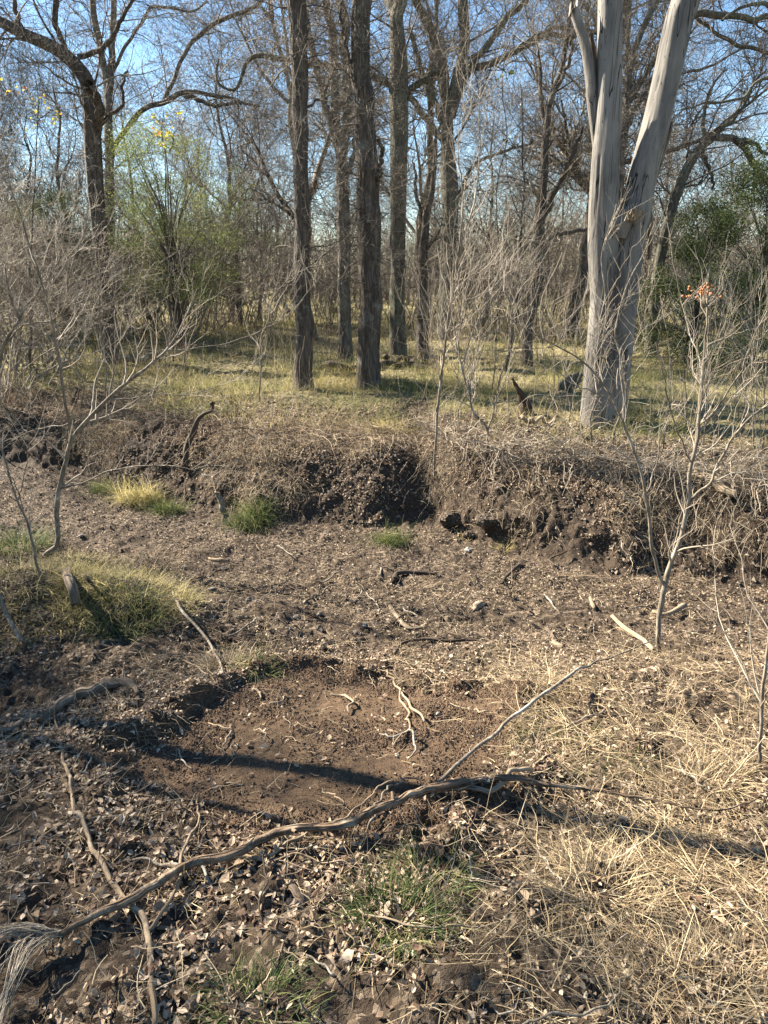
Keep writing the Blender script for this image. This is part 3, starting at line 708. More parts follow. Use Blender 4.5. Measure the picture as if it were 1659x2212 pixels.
def tree(name, label, base, stem, limbs, spec, bark, twig=M_twig, cat='tree', group=None, seed=1, S=24, K=90, amp=.06, jy=.25, Y=None, flare=.25, extra=None):
    """stem: [(px,py,wpx)...] from the base up; limbs: list of the same, all traced at the tree's own distance"""
    r = np.random.default_rng(seed)
    root = hitf([base[0]], [base[1]])[0] if Y is None else None
    if root is None:
        root = atY(base[0], base[1], Y); root[2] = H(root[0], root[1])
    Y0 = root[1]; o = thing(name, label, cat, root, group); R0 = root
    def mk(seq, k, dY, first=False):
        a = np.array(seq, float)
        p = atY(a[:, 0], a[:, 1], Y0+dY*np.linspace(0, 1, len(a))**1.3)
        if first: p[0] = R0-np.array([0, 0, .08])
        rad = np.array([px2m(w_, Y0, y_) for _, y_, w_ in seq])
        return spline(p, k)-R0, np.interp(np.linspace(0, 1, k), np.linspace(0, 1, len(a)), rad)
    P, Rr = mk(stem, K, r.uniform(-.2, .2), True)
    w_ = r.normal(size=(K, 3))
    for _ in range(6): w_ = (w_+np.roll(w_, 1, 0)+np.roll(w_, -1, 0))/3
    P = P+w_*.02; 
    tp, uv = tubes(P[None], Rr[None], S, True, ridge(amp, seed, flare))
    part('trunk', tp, bark, o, uvs=uv)
    LP, LR = [P], [Rr]
    for q in limbs:
        p, rr = mk(q, 40, r.uniform(-jy, jy)*3)
        w_ = r.normal(size=(40, 3)); 
        for _ in range(3): w_ = (w_+np.roll(w_, 1, 0)+np.roll(w_, -1, 0))/3
        p = p+w_*.035; LP.append(p); LR.append(rr)
        part('limb', tubes(p[None], rr[None], 10), bark, o)
    if spec:
        A, B = padK(LP, LR, 40); i = np.arange(len(LP))
        parts = twigset(A, B, spec, r)
        part('crown', parts, twig, o)
    return o, LP, LR
oak = [(46, dict(tr=(.35, 1), ang=(35, 80), ln=(.6, 2.0), rr=(.2, .4), K=9, wig=.22, up=.03, rmin=.007, rmax=.024), 5),
       (360, dict(tr=(.15, 1), ang=(30, 80), ln=(.3, 1.1), rr=(.5, .75), K=7, wig=.28, up=.02, rmin=.004), 4),
       (2300, dict(tr=(.1, 1), ang=(30, 85), ln=(.12, .5), rr=(.5, .75), K=5, wig=.3, up=.02, rmin=.0021), 3),
       (5000, dict(tr=(.1, 1), ang=(30, 85), ln=(.1, .34), rr=(.6, .8), K=3, wig=.3, rmin=.0018), 3)]
def fz(f, tr=(.2, .8)):       # trunks furred with short thin drooping twigs
    return [(int(90*f), dict(tr=tr, ang=(45, 100), ln=(.3, 1.3), rr=(.05, .1), K=8, wig=.25, up=-.05, rmin=.004, rmax=.011), 4),
            (int(800*f), dict(tr=(.1, 1), ang=(30, 85), ln=(.12, .55), rr=(.5, .75), K=6, wig=.3, up=-.02, rmin=.0025), 3),
            (int(2400*f), dict(tr=(.1, 1), ang=(30, 85), ln=(.08, .3), rr=(.6, .8), K=4, wig=.3, rmin=.0018), 3)]
def sp(f, tr=None, dr=0):
    o = [(max(4, int(m*f)), dict(k), S) for m, k, S in oak]
    if tr: o[0][1]['tr'] = tr
    if dr:
        for m, k, S in o: k['up'] = dr
    return o

# --- left oak: trunk bending into a big limb that leaves the frame at the left
tree('oak_tree', 'gnarled left oak whose trunk bends into a thick limb towards the upper left corner', (242, 782),
     [(242, 785, 32), (232, 650, 26), (215, 500, 27), (203, 380, 30), (200, 300, 34), (192, 200, 36), (170, 150, 34), (130, 110, 30), (60, 75, 24), (0, 45, 20), (-120, -10, 16)],
     [[(207, 300, 20), (214, 250, 20), (205, 205, 20), (190, 185, 22)],
      [(140, 118, 12), (122, 60, 12), (118, 0, 12), (125, -80, 10)],
      [(214, 270, 10), (245, 245, 8), (264, 225, 7), (263, 180, 6), (275, 150, 4)],
      [(60, 78, 12), (30, 20, 10), (50, -60, 8)],
      [(170, 120, 12), (230, 100, 10), (262, 40, 8), (300, -30, 6)]],
     sp(1.1, (.45, 1)), M_bark, seed=3, S=28)
tree('tree', 'two-forked grey tree standing behind the bending oak', (222, 700),
     [(240, 715, 24), (238, 500, 20), (234, 260, 20), (228, 170, 19), (215, 100, 16), (200, 0, 14), (195, -100, 12)],
     [[(234, 250, 16), (238, 160, 15), (245, 60, 14), (250, -60, 10)],
      [(236, 330, 11), (300, 245, 10), (350, 222, 11), (400, 202, 11), (450, 205, 9), (500, 215, 7), (560, 225, 5)],
      [(400, 205, 9), (440, 218, 9), (480, 228, 7), (520, 222, 6)],
      [(350, 225, 9), (390, 140, 8), (430, 75, 9), (490, 40, 9), (560, 5, 8), (620, -40, 6)],
      [(228, 180, 7), (300, 60, 7), (330, 15, 6), (410, 22, 5), (450, 0, 4)]],
     sp(1.4), M_barkfar, M_twig, seed=5, Y=17.0)
# --- two near straight trunks
t2 = tree('tree', 'straight dark furrowed trunk left of the pair in the middle, nearest the bank', (655, 843),
     [(656, 848, 40), (657, 780, 37), (653, 600, 33), (650, 400, 32), (647, 200, 34), (645, 60, 37), (640, 0, 42), (635, -120, 40), (640, -400, 30)],
     [[(636, 30, 16), (625, -30, 15), (600, -120, 12)], [(650, 240, 6), (700, 200, 5), (715, 160, 4)]],
     fz(1.25), M_bark, M_twig, seed=8, S=44, K=160, amp=.05)
t3 = tree('tree', 'thickest dark furrowed trunk in the middle, right of the straight one', (797, 837),
     [(797, 842, 52), (797, 790, 46), (799, 600, 46), (795, 420, 50), (790, 300, 50), (784, 200, 44), (778, 100, 40), (782, 0, 42), (785, -150, 38), (790, -420, 26)],
     [[(815, 400, 10), (822, 350, 9), (820, 300, 8)], [(765, 150, 7), (740, 60, 6), (735, -20, 5)]],
     fz(1.2), M_bark, M_twig, seed=9, S=48, K=160, amp=.06)
tree('tree', 'many-stemmed tree seen between the two dark middle trunks', (748, 780),
     [(748, 783, 30), (745, 650, 27), (742, 450, 28), (738, 320, 30), (728, 270, 26), (722, 150, 20), (718, 70, 20), (703, 0, 20), (690, -100, 14)],
     [[(730, 300, 18), (705, 240, 16), (692, 180, 16), (675, 110, 15), (665, 60, 14), (655, -20, 12)],
      [(742, 330, 20), (752, 230, 19), (745, 130, 19), (745, 60, 22), (735, -20, 20), (730, -120, 14)],
      [(740, 400, 12), (765, 330, 10), (770, 270, 10)]],
     fz(1.6, (.2, 1)), M_barkfar, M_twig, seed=10)
tree('tree', 'tall grey-brown trunk just right of the thickest trunk, crossed by a mossy limb', (858, 766),
     [(858, 770, 34), (860, 600, 32), (862, 400, 34), (862, 250, 36), (862, 120, 40), (858, 40, 44), (868, 0, 30), (880, -100, 20)],
     [[(852, 30, 24), (835, -20, 20), (815, -100, 14)],
      [(860, 190, 14), (800, 165, 13), (740, 148, 13), (665, 136, 13), (610, 128, 13), (560, 124, 13), (535, 140, 12), (525, 170, 10), (508, 195, 8), (480, 188, 6), (466, 165, 5), (470, 125, 4)],
      [(870, 200, 15), (920, 170, 13), (960, 150, 11)]],
     sp(.9, (.3, 1)), M_mossy, M_twig, seed=11)
tree('tree', 'slim trunk between the mossy-limbed tree and the thin saplings in the middle', (915, 778),
     [(915, 782, 26), (912, 700, 24), (915, 550, 22), (922, 470, 18), (935, 400, 12), (940, 300, 8)],
     [[(915, 500, 9), (900, 420, 8), (895, 350, 5)]], fz(.9, (.3, 1)), M_bark, M_twig, seed=12)
tree('oak_tree', 'wide-spreading oak in the middle with mossy limbs arching to the dead tree', (962, 735),
     [(962, 740, 34), (966, 600, 32), (972, 450, 34), (968, 330, 38), (968, 250, 40), (985, 180, 28), (1000, 120, 26), (1003, 50, 24), (1000, 0, 22), (1005, -100, 16)],
     [[(965, 240, 22), (957, 170, 20), (945, 100, 20), (920, 50, 18), (897, 0, 16), (880, -60, 12)],
      [(990, 200, 16), (1020, 140, 15), (1060, 90, 14), (1095, 35, 14), (1135, 0, 13), (1170, -50, 8)],
      [(975, 250, 18), (1010, 160, 15), (1060, 140, 15), (1110, 115, 14), (1150, 95, 13), (1180, 78, 12), (1240, 80, 10)],
      [(1110, 115, 10), (1140, 90, 9), (1200, 62, 9), (1260, 65, 8), (1300, 70, 6)],
      [(955, 260, 14), (920, 180, 13), (900, 110, 11), (885, 60, 10)],
      [(955, 300, 15), (900, 230, 14), (850, 180, 12), (820, 170, 10)],
      [(985, 430, 10), (1030, 350, 8), (1080, 330, 7), (1140, 310, 5), (1150, 300, 4)],
      [(960, 270, 12), (920, 175, 10), (895, 165, 9), (870, 170, 8)]],
     sp(1.5, (.2, 1)), M_mossy, M_twigdark, seed=13, jy=.5)
tree('tree', 'crooked dark tree with a twisting forked trunk left of the dead grey tree', (1137, 793),
     [(1133, 796, 22), (1142, 700, 20), (1154, 648, 20), (1165, 548, 19), (1172, 430, 17), (1180, 300, 17), (1187, 225, 14), (1212, 150, 11), (1228, 60, 10), (1240, -40, 8)],
     [[(1182, 290, 12), (1172, 235, 10), (1165, 160, 8), (1158, 95, 6), (1140, 50, 5)],
      [(1187, 225, 9), (1230, 120, 8), (1235, 60, 7)],
      [(1170, 480, 13), (1195, 425, 14), (1213, 385, 11), (1240, 330, 8), (1262, 270, 6)],
      [(1165, 560, 9), (1195, 515, 9), (1230, 500, 9), (1270, 495, 8)],
      [(1160, 640, 7), (1172, 610, 6), (1185, 560, 4)]],
     sp(1.1, (.35, 1)), M_bark, seed=14)
tree('oak_tree', 'leaning oak behind the dead grey tree with a twisting limb to the right edge', (1405, 770),
     [(1400, 775, 26), (1420, 600, 24), (1438, 500, 23), (1462, 420, 22), (1485, 365, 22), (1512, 320, 22), (1535, 300, 20), (1548, 292, 16)],
     [[(1540, 298, 16), (1565, 294, 14), (1590, 302, 14), (1610, 325, 13), (1625, 350, 12), (1640, 378, 12), (1662, 392, 10), (1720, 400, 8)],
      [(1590, 300, 10), (1625, 308, 9), (1650, 330, 7), (1680, 345, 5)],
      [(1520, 315, 10), (1524, 350, 8), (1535, 375, 7), (1540, 410, 5)],
      [(1545, 295, 10), (1600, 240, 7), (1630, 180, 6), (1659, 150, 4)],
      [(1530, 305, 10), (1520, 250, 8), (1540, 180, 6), (1575, 150, 4)]],
     sp(.7, (.4, 1)), M_mossy, M_twigdark, seed=15, Y=14.5)
tree('tree', 'pale forked tree showing between the two stems of the dead grey tree', (1335, 740),
     [(1335, 745, 18), (1338, 500, 17), (1342, 330, 17), (1352, 230, 16), (1360, 150, 15), (1378, 90, 15), (1400, 40, 14), (1428, -10, 12)],
     [[(1342, 320, 14), (1365, 250, 14), (1398, 190, 13), (1415, 160, 12), (1450, 80, 9)],
      [(1420, 165, 8), (1510, 150, 6), (1560, 130, 5), (1620, 90, 4)], [(1345, 300, 8), (1310, 200, 6), (1300, 120, 5)]],
     sp(.7, (.4, 1)), M_barkfar, M_twigdark, seed=16, Y=15.5)
tree('oak_tree', 'oak at the upper right whose lichen-grey limbs enter behind the dead stem', (1760, 800),
     [(1760, 805, 34), (1765, 500, 32), (1755, 300, 32), (1740, 100, 30), (1730, -60, 26)],
     [[(1750, 90, 14), (1690, 40, 13), (1620, 38, 12), (1560, 38, 12), (1510, 32, 14), (1490, 34, 14)],
      [(1740, 140, 10), (1659, 112, 8), (1600, 100, 8), (1555, 78, 8), (1510, 42, 7), (1490, 30, 5)],
      [(1700, 60, 10), (1659, 10, 9), (1600, 15, 7), (1560, 40, 5)],
      [(1750, 230, 12), (1659, 170, 8), (1600, 210, 6), (1520, 225, 5), (1475, 235, 4)]],
     sp(.8, (.2, 1)), M_mossy, M_twigdark, seed=17, Y=12.5, jy=.1)

# --- the big dead tree
def dead_tree():
    root = hitf([1300], [916])[0]; Y0 = root[1]; r = np.random.default_rng(50)
    o = thing('dead_tree', 'big bleached barkless dead tree splitting into two grey stems at the right', 'dead tree', root)
    def mk(seq, name, S, K, seed, flare, dy=0., squash=1., jag=0, amp=.045, mat=M_dead):
        a = np.array(seq, float); p = atY(a[:, 0], a[:, 1], Y0+dy)
        if seq[0][1] > 900: p[0, 2] = root[2]-.08
        rad = np.array([px2m(w_, Y0, y_) for _, y_, w_ in seq])
        P = spline(p, K)-root; Rr = np.interp(np.linspace(0, 1, K), np.linspace(0, 1, len(a)), rad)
        def f(rr, th):
            N, K_, S_ = rr.shape; kk = np.arange(K_)[None, :, None]; u = np.abs(th/math.pi-1)[None, None, :]*4
            q = rr*(1+amp*fbm(u*1.5+seed, kk*.02+seed, 3, seed)*2.2)
            g = np.abs(fbm(u*3+seed, kk*.012+seed, 2, seed+2)); q = q-rr*.10*np.exp(-(g/.05)**2)*(vnoise(kk*.03, u+seed, 1) > .45)
            if flare: q = q*(1+flare*np.exp(-kk/14.)*(1+.5*np.cos(th*5+1)[None, None, :]))
            return q
        tp, uv = tubes(P[None], Rr[None], S, True, f)
        V, F = tp[0]
        if jag:
            V = V.reshape(K, S, 3); V[-1, :, 2] += r.uniform(-jag, jag, S); V[-2, :, 2] += r.uniform(-jag, jag, S)*.3; V = V.reshape(-1, 3)
            c = V.reshape(K, S, 3)[-1].mean(0)-np.array([0, 0, jag]); V = np.vstack([V, c[None]]); n = len(V)-1
            s = np.arange(S); F3 = np.stack([(K-1)*S+s, (K-1)*S+(s+1) % S, np.full(S, n)], -1)
            uv = [np.vstack([uv[0], [[0, 0]]])]
            return part(name, [(V, F), (np.zeros((0, 3)), F3-len(V))], mat, o, uvs=uv)
        return part(name, tp, mat, o, uvs=uv)
    mk([(1286, 918, 64), (1291, 850, 62), (1298, 750, 60), (1305, 650, 58), (1304, 550, 64), (1305, 450, 60), (1309, 350, 57), (1316, 230, 54), (1318, 120, 52), (1319, 0, 51), (1322, -200, 46)], 'stem', 64, 200, 3, .06)
    mk([(1322, 918, 62), (1326, 850, 60), (1332, 750, 64), (1338, 650, 72), (1352, 550, 74), (1372, 460, 66), (1390, 370, 62), (1420, 255, 61), (1444, 150, 60), (1466, 50, 60), (1482, 0, 60), (1515, -130, 55)], 'stem', 64, 200, 5, .06, .03)
    mk([(1300, 380, 14), (1288, 280, 22), (1281, 220, 25), (1274, 150, 28), (1262, 90, 26), (1246, 40, 22), (1238, 15, 20)], 'broken_stem', 24, 60, 7, 0, .04, jag=.07, amp=.1)
    mk([(1296, 320, 8), (1289, 200, 12), (1284, 130, 12), (1276, 70, 8)], 'bark_strip', 12, 40, 9, 0, .12, jag=.05, amp=.2, mat=M_darkwood)
    mk([(1402, 560, 5), (1406, 500, 10), (1404, 440, 8), (1418, 380, 6), (1446, 290, 10), (1452, 262, 5)], 'bark_strip', 10, 40, 12, 0, .02, amp=.3, mat=M_log)
    mk([(1344, 515, 16), (1350, 480, 36), (1366, 466, 42), (1384, 456, 26)], 'knot_collar', 24, 30, 14, 0, -.13, jag=.05, amp=.2)
    # splintered orange wood in the torn hole
    c = atY(1370, 458, Y0-.22)-root; n = 60
    b = c+np.stack([r.normal(0, .035, n), r.normal(0, .02, n), r.uniform(-.08, .0, n)], -1)
    C = strands(b, np.stack([r.normal(0, .4, n), r.normal(-.4, .2, n), r.uniform(.2, 1, n)], -1), r.uniform(.04, .10, n), None, 4, .1, 0, r)
    part('torn_wood', tubes(C, r.uniform(.003, .010, n)[:, None]*np.linspace(1, .3, 4), 4), M_raw, o)
    c = atY(1368, 462, Y0-.19)-root
    th = np.linspace(0, 2*math.pi, 14, endpoint=False); ring = c+np.stack([.055*np.cos(th), 0*th-.01, .05*np.sin(th)], -1)
    part('rotten_hole', [(np.vstack([ring, ring*.6+c*.4+np.array([0, .03, 0]), c[None]+[[0, .05, 0]]]),
          np.array([(i, (i+1) % 14, 14+(i+1) % 14, 14+i) for i in range(14)])), (np.zeros((0, 3)), np.array([(14+i, 14+(i+1) % 14, 28) for i in range(14)])-29)], M_darkwood, o)
dead_tree()

# ------------------------------------------------------------------ saplings (traced stems)
def sapling(label, base, paths, twigs=(60, 160), mat=M_stem, tw=M_twigpale, name='sapling', cat='sapling', group='saplings', seed=1, ln=(.15, .6), dYs=.5, Y=None, up=.12, extra=None):
    r = np.random.default_rng(seed+300)
    root = hitf([base[0]], [base[1]])[0] if Y is None else atY(base[0], base[1], Y)
    if Y is not None: root[2] = H(root[0], root[1])
    Y0 = root[1]; o = thing(name, label, cat, root, group)
    LP, LR = [], []
    ends = []
    for j, seq in enumerate(paths):
        a = np.array(seq, float)[:, :2]; k = np.linspace(0, 1, len(a)); dy = r.uniform(-dYs, dYs) if j else r.uniform(-.2, .2)*dYs
        y0 = Y0
        if j:   # leave the parent where it is nearest in the picture
            best = min(range(len(ends)), key=lambda q: np.min(np.hypot(ends[q][0][:, 0]-a[0, 0], ends[q][0][:, 1]-a[0, 1])))
            pr, wy = ends[best]; y0 = wy[np.argmin(np.hypot(pr[:, 0]-a[0, 0], pr[:, 1]-a[0, 1]))]
        ys = y0+dy*k
        p = atY(a[:, 0], a[:, 1], ys)
        if j == 0: p[0] = root-np.array([0, 0, .03])
        K = 30; P = spline(p, K)
        pr = spline(np.column_stack([a, ys]), K); ends.append((pr[:, :2], pr[:, 2]))
        rad = .74*np.array([px2m(q[2], y0, q[1]) for q in seq]); Rr = np.interp(np.linspace(0, 1, K), np.linspace(0, 1, len(a)), rad)
        w_ = r.normal(size=(K, 3)); w_ = (w_+np.roll(w_, 1, 0)+np.roll(w_, -1, 0))/3; w_[0] = 0
        P = P+w_*.006*max(1, Y0/4)-root; LP.append(P); LR.append(Rr)
        part('stem' if j == 0 else 'branch', tubes(P[None], Rr[None], 10 if j == 0 else 7), mat, o)
    if twigs:
        A, B = padK(LP, LR, 30)
        P1, R1 = kids(A, B, twigs[0], (.25, 1), (20, 60), ln, (.35, .6), 7, .16, up, .3, r, .0016)
        P2, R2 = kids(P1, R1, twigs[1], (.1, 1), (20, 60), (ln[0]*.5, ln[1]*.5), (.5, .8), 5, .2, up*.6, .3, r, .0012)
        part('twigs', tubes(P1, R1, 4)+tubes(P2, R2, 3), tw, o)
    return o, root, LP
sapling('tall crooked sapling forking at the left, growing from the grassy mound', (88, 1197),
        [[(88, 1197, 13), (112, 1186, 14), (126, 1168, 14), (120, 1110, 14), (131, 1046, 13), (142, 990, 13), (152, 950, 12), (190, 905, 10), (236, 862, 10), (280, 822, 8), (320, 790, 8), (370, 743, 6), (400, 688, 5), (430, 620, 3)],
         [(151, 950, 9), (147, 900, 8), (135, 848, 8), (122, 748, 7), (92, 623, 6), (52, 488, 5), (20, 398, 4), (10, 330, 2)],
         [(134, 1056, 5), (180, 1040, 4), (250, 1014, 4), (330, 1006, 3), (415, 1012, 2.5), (470, 1040, 2)],
         [(236, 860, 6), (245, 800, 5), (250, 750, 3), (290, 690, 2)],
         [(350, 756, 4), (450, 748, 3), (520, 730, 3), (600, 698, 2.5), (650, 650, 2), (692, 598, 1.5)],
         [(240, 862, 4), (330, 855, 3), (420, 850, 2.5), (480, 830, 1.5)],
         [(122, 750, 4), (60, 790, 3), (10, 850, 3), (-30, 870, 2)],
         [(152, 915, 4), (80, 930, 4), (20, 950, 3), (-20, 975, 2)],
         [(92, 640, 4), (150, 560, 3), (190, 500, 2)]], (90, 260), seed=1, dYs=.7)
sapling('thin sapling leaning left beside the sawn log end', (90, 1258),
        [[(90, 1258, 8), (72, 1190, 8), (62, 1140, 7), (38, 1076, 6), (12, 990, 6), (0, 950, 5), (-20, 880, 4)],
         [(60, 1140, 3), (30, 1040, 3), (0, 1030, 2)], [(40, 1080, 3), (60, 990, 2.5), (60, 900, 2)]], (14, 30), seed=2)
sapling('pale white-barked branching shrub at the left edge', (-20, 900),
        [[(-20, 900, 12), (-5, 800, 11), (10, 740, 10), (40, 690, 9), (25, 650, 7), (5, 560, 4)],
         [(40, 690, 7), (70, 640, 6), (95, 610, 5), (130, 560, 3)], [(10, 745, 6), (60, 700, 5), (115, 690, 4), (160, 640, 2)],
         [(20, 720, 5), (70, 750, 4), (110, 760, 3)], [(40, 690, 4), (100, 720, 4), (150, 780, 3)]], (50, 120), seed=3, tw=M_twigpale)
sapling('slender sapling in the middle rising from the cleft of the bank', (938, 1022),
        [[(938, 1022, 7), (941, 960, 7), (943, 890, 8), (956, 800, 8), (965, 730, 7), (975, 648, 7), (990, 563, 6), (1005, 500, 6), (1022, 440, 5), (1035, 330, 4), (1030, 250, 3), (1040, 170, 2)],
         [(943, 890, 5), (950, 830, 4), (935, 760, 3), (930, 640, 2)], [(978, 640, 5), (1010, 600, 4), (1060, 575, 3), (1120, 560, 2)],
         [(985, 580, 5), (1000, 450, 4), (990, 330, 3), (1000, 200, 2)], [(990, 560, 4), (960, 480, 3), (945, 400, 2), (955, 330, 1.5)],
         [(975, 650, 4), (1030, 640, 3), (1085, 600, 3), (1150, 520, 2)]], (110, 300), seed=4, ln=(.25, .9))
sapling('forked sapling on the bank right of the slender middle one', (1048, 985),
        [[(1048, 985, 8), (1054, 950, 8), (1050, 920, 7), (1025, 890, 6), (1012, 850, 6), (998, 800, 5), (990, 740, 5), (1000, 660, 4), (1020, 560, 3)],
         [(1054, 930, 5), (1068, 880, 5), (1078, 820, 4), (1095, 760, 4), (1105, 680, 3), (1130, 600, 2)],
         [(1000, 800, 4), (1020, 720, 3), (1060, 640, 3), (1090, 560, 2)]], (80, 190), seed=5, ln=(.2, .8))
sapling('dark thin sapling leaning right between the middle sapling and the dead tree', (1088, 800),
        [[(1088, 815, 8), (1100, 760, 8), (1112, 690, 7), (1120, 600, 6), (1126, 500, 6), (1130, 400, 5), (1128, 300, 4), (1124, 180, 3)],
         [(1118, 620, 4), (1150, 560, 3), (1165, 500, 2)], [(1126, 480, 3), (1100, 400, 2), (1090, 320, 2)]], (80, 180), seed=6, mat=M_bark, tw=M_twig, ln=(.3, 1.0))
SAP_R, _, _ = sapling('two-armed sapling at the right growing from the near side of the gully', (1424, 1420),
        [[(1424, 1420, 13), (1421, 1360, 14), (1428, 1300, 15), (1437, 1264, 16), (1452, 1210, 13), (1475, 1146, 13), (1487, 1080, 12), (1490, 1011, 11), (1504, 950, 10), (1512, 880, 9), (1520, 796, 8), (1524, 700, 6), (1527, 640, 5)],
         [(1437, 1266, 11), (1420, 1220, 10), (1410, 1180, 10), (1398, 1100, 9), (1388, 1020, 9), (1365, 950, 8), (1340, 896, 8), (1310, 836, 6), (1270, 788, 5), (1205, 748, 4), (1130, 708, 3), (1080, 673, 2)],
         [(1484, 1098, 10), (1512, 1062, 8), (1535, 1040, 8), (1560, 985, 7), (1590, 935, 6), (1659, 871, 5), (1720, 820, 4)],
         [(1510, 920, 6), (1550, 880, 5), (1600, 800, 4), (1640, 700, 3), (1700, 600, 2)],
         [(1494, 1000, 5), (1460, 920, 4), (1440, 850, 4), (1420, 740, 3)],
         [(1395, 1070, 5), (1420, 1000, 4), (1425, 940, 3), (1450, 900, 2)],
         [(1330, 875, 4), (1290, 850, 4), (1240, 830, 3), (1200, 800, 2)],
         [(1535, 1040, 4), (1600, 1020, 3), (1659, 1030, 2.5), (1700, 1030, 2)],
         [(1520, 800, 4), (1490, 720, 3), (1470, 640, 2)]], (80, 240), seed=7, dYs=.4, ln=(.12, .5))
sapling('slim grey sapling at the lower right edge', (1643, 1662),
        [[(1643, 1662, 11), (1641, 1600, 10), (1647, 1520, 10), (1652, 1440, 8), (1660, 1350, 7), (1672, 1200, 5)],
         [(1645, 1530, 5), (1665, 1480, 4), (1690, 1400, 3)]], (8, 16), seed=8, dYs=.15)
sapling('very thin straight sapling in front of the straight dark trunk, to its left', (562, 868),
        [[(562, 870, 5), (561, 800, 5), (563, 730, 5), (575, 700, 4), (592, 640, 3), (640, 590, 2), (700, 560, 1.5)],
         [(575, 700, 3), (600, 690, 2), (640, 650, 1.5)]], (24, 50), seed=9)
sapling('pale thin sapling in front of the left half of the dead grey tree', (1280, 965),
        [[(1280, 968, 6), (1276, 900, 6), (1292, 850, 6), (1300, 760, 5), (1312, 660, 5), (1300, 560, 4), (1330, 440, 3)],
         [(1300, 780, 4), (1330, 700, 3), (1345, 620, 2)], [(1310, 660, 4), (1335, 600, 3), (1370, 530, 2)]], (24, 50), seed=10)
sapling('pale thin sapling in front of the right half of the dead grey tree', (1322, 975),
        [[(1322, 978, 6), (1332, 920, 6), (1350, 860, 5), (1345, 790, 5), (1330, 720, 5), (1345, 640, 4), (1385, 560, 3), (1420, 470, 2)],
         [(1345, 800, 4), (1375, 740, 3), (1400, 660, 2)]], (24, 50), seed=11)
# loose shoots on the right bank, each a thing of its own
rs = np.random.default_rng(77)
where = [('in front of the evergreen bush', 1540, 1655), ('right of the dead grey tree', 1395, 1540), ('left of the dead grey tree', 1150, 1250), ('among the middle saplings', 960, 1110), ('on the left bank', 20, 420)]
cnt = 0
for wi, (wtxt, xa, xb) in enumerate(where):
    for q in range([10, 8, 6, 8, 9][wi]):
        bx = rs.uniform(xa, xb); by = rs.uniform(*[(870, 1010), (880, 1000), (850, 985), (850, 960), (800, 890)][wi])
        hh = rs.uniform(220, 480); ln_ = rs.normal(20, 45)
        w0 = rs.uniform(2.4, 4.6)
        pts = [(bx, by, w0)]
        for k in range(1, 6): pts.append((bx+ln_*k/5+rs.normal(0, 7), by-hh*k/5, w0*(1-.15*k)))
        lr = pts[2]; br = [(lr[0], lr[1], w0*.6), (lr[0]+rs.choice([-1, 1])*rs.uniform(20, 60), lr[1]-rs.uniform(60, 120), w0*.3)]
        br.append((br[-1][0]+rs.normal(0, 10), br[-1][1]-60, w0*.2))
        sapling('thin pale leafless shoot '+wtxt, (bx, by), [pts, br], (10, 22), name='shoot', cat='shoot', group='leafless shoots '+wtxt, seed=400+cnt, ln=(.15, .6))
        cnt += 1

# ------------------------------------------------------------------ fallen wood
def ground_path(pts, lift, n, r, wig=.003):
    a = np.array(pts, float); g = hitf(a[:, 0], a[:, 1]); g[:, 2] = H(g[:, 0], g[:, 1], False)
    # lift towards the camera so the traced outline stays where the photo has it
    lf = np.interp(np.linspace(0, 1, len(a)), np.linspace(0, 1, len(np.atleast_1d(lift))), np.atleast_1d(lift))
    c = np.array([0, 0, CAMZ]); d = c-g; k = lf/np.maximum(d[:, 2], .2); g = g+d*k[:, None]
    return spline(g, n, wig, r)
def w2r(wpx, p): 
    c = p[1]*CP-(p[2]-CAMZ)*SP; return .5*wpx/FOC*c
def stick(name, label, cat, pts, lift=.01, mat=M_stick, S=8, n=24, seed=1, group=None, parent=None, kn=.12, wig=.003, jag=True):
    r = np.random.default_rng(seed+500); P = ground_path([q[:2] for q in pts], lift, n, r, wig)
    rad = np.interp(np.linspace(0, 1, n), np.linspace(0, 1, len(pts)), [w2r(q[2], P[min(n-1, int(j*(n-1)/(len(pts)-1)))]) for j, q in enumerate(pts)])
    P[:, 2] = np.maximum(P[:, 2], H(P[:, 0], P[:, 1], False)+rad*.5)
    o0 = P[0].copy() if parent is None else np.array(parent.location)
    def f(rr, th):
        N, K_, S_ = rr.shape; kk = np.arange(K_)[None, :, None]; u = np.abs(th/math.pi-1)[None, None, :]*3
        return rr*(1+kn*2*fbm(u+seed, kk*.12+seed, 4, seed, .7))
    tp, uv = tubes((P-o0)[None], rad[None], S, True, f)
    V, F = tp[0]; Vr = V.reshape(n, S, 3)
    caps = []
    for e, s_ in ((0, -1), (n-1, 1)):
        T = norm(P[min(e+1, n-1)]-P[max(e-1, 0)])
        if jag: Vr[e] += T*r.uniform(-.6, .6, (S, 1))*rad[e]*1.2
    c0 = Vr[0].mean(0); c1 = Vr[-1].mean(0); V = np.vstack([Vr.reshape(-1, 3), c0, c1]); s = np.arange(S)
    F3 = np.vstack([np.stack([(s+1) % S, s, np.full(S, n*S)], -1), np.stack([(n-1)*S+s, (n-1)*S+(s+1) % S, np.full(S, n*S+1)], -1)])
    uv = [np.vstack([uv[0], [[0, 0], [0, 0]]])]
    ob = link(name, mesh_from(name, [(V, F), (np.zeros((0, 3)), F3-len(V))], mat, uv), parent, (0, 0, 0) if parent is not None else tuple(o0))
    if parent is None:
        ob['label'] = label; ob['category'] = cat
        if group: ob['group'] = group
    return ob, P, rad
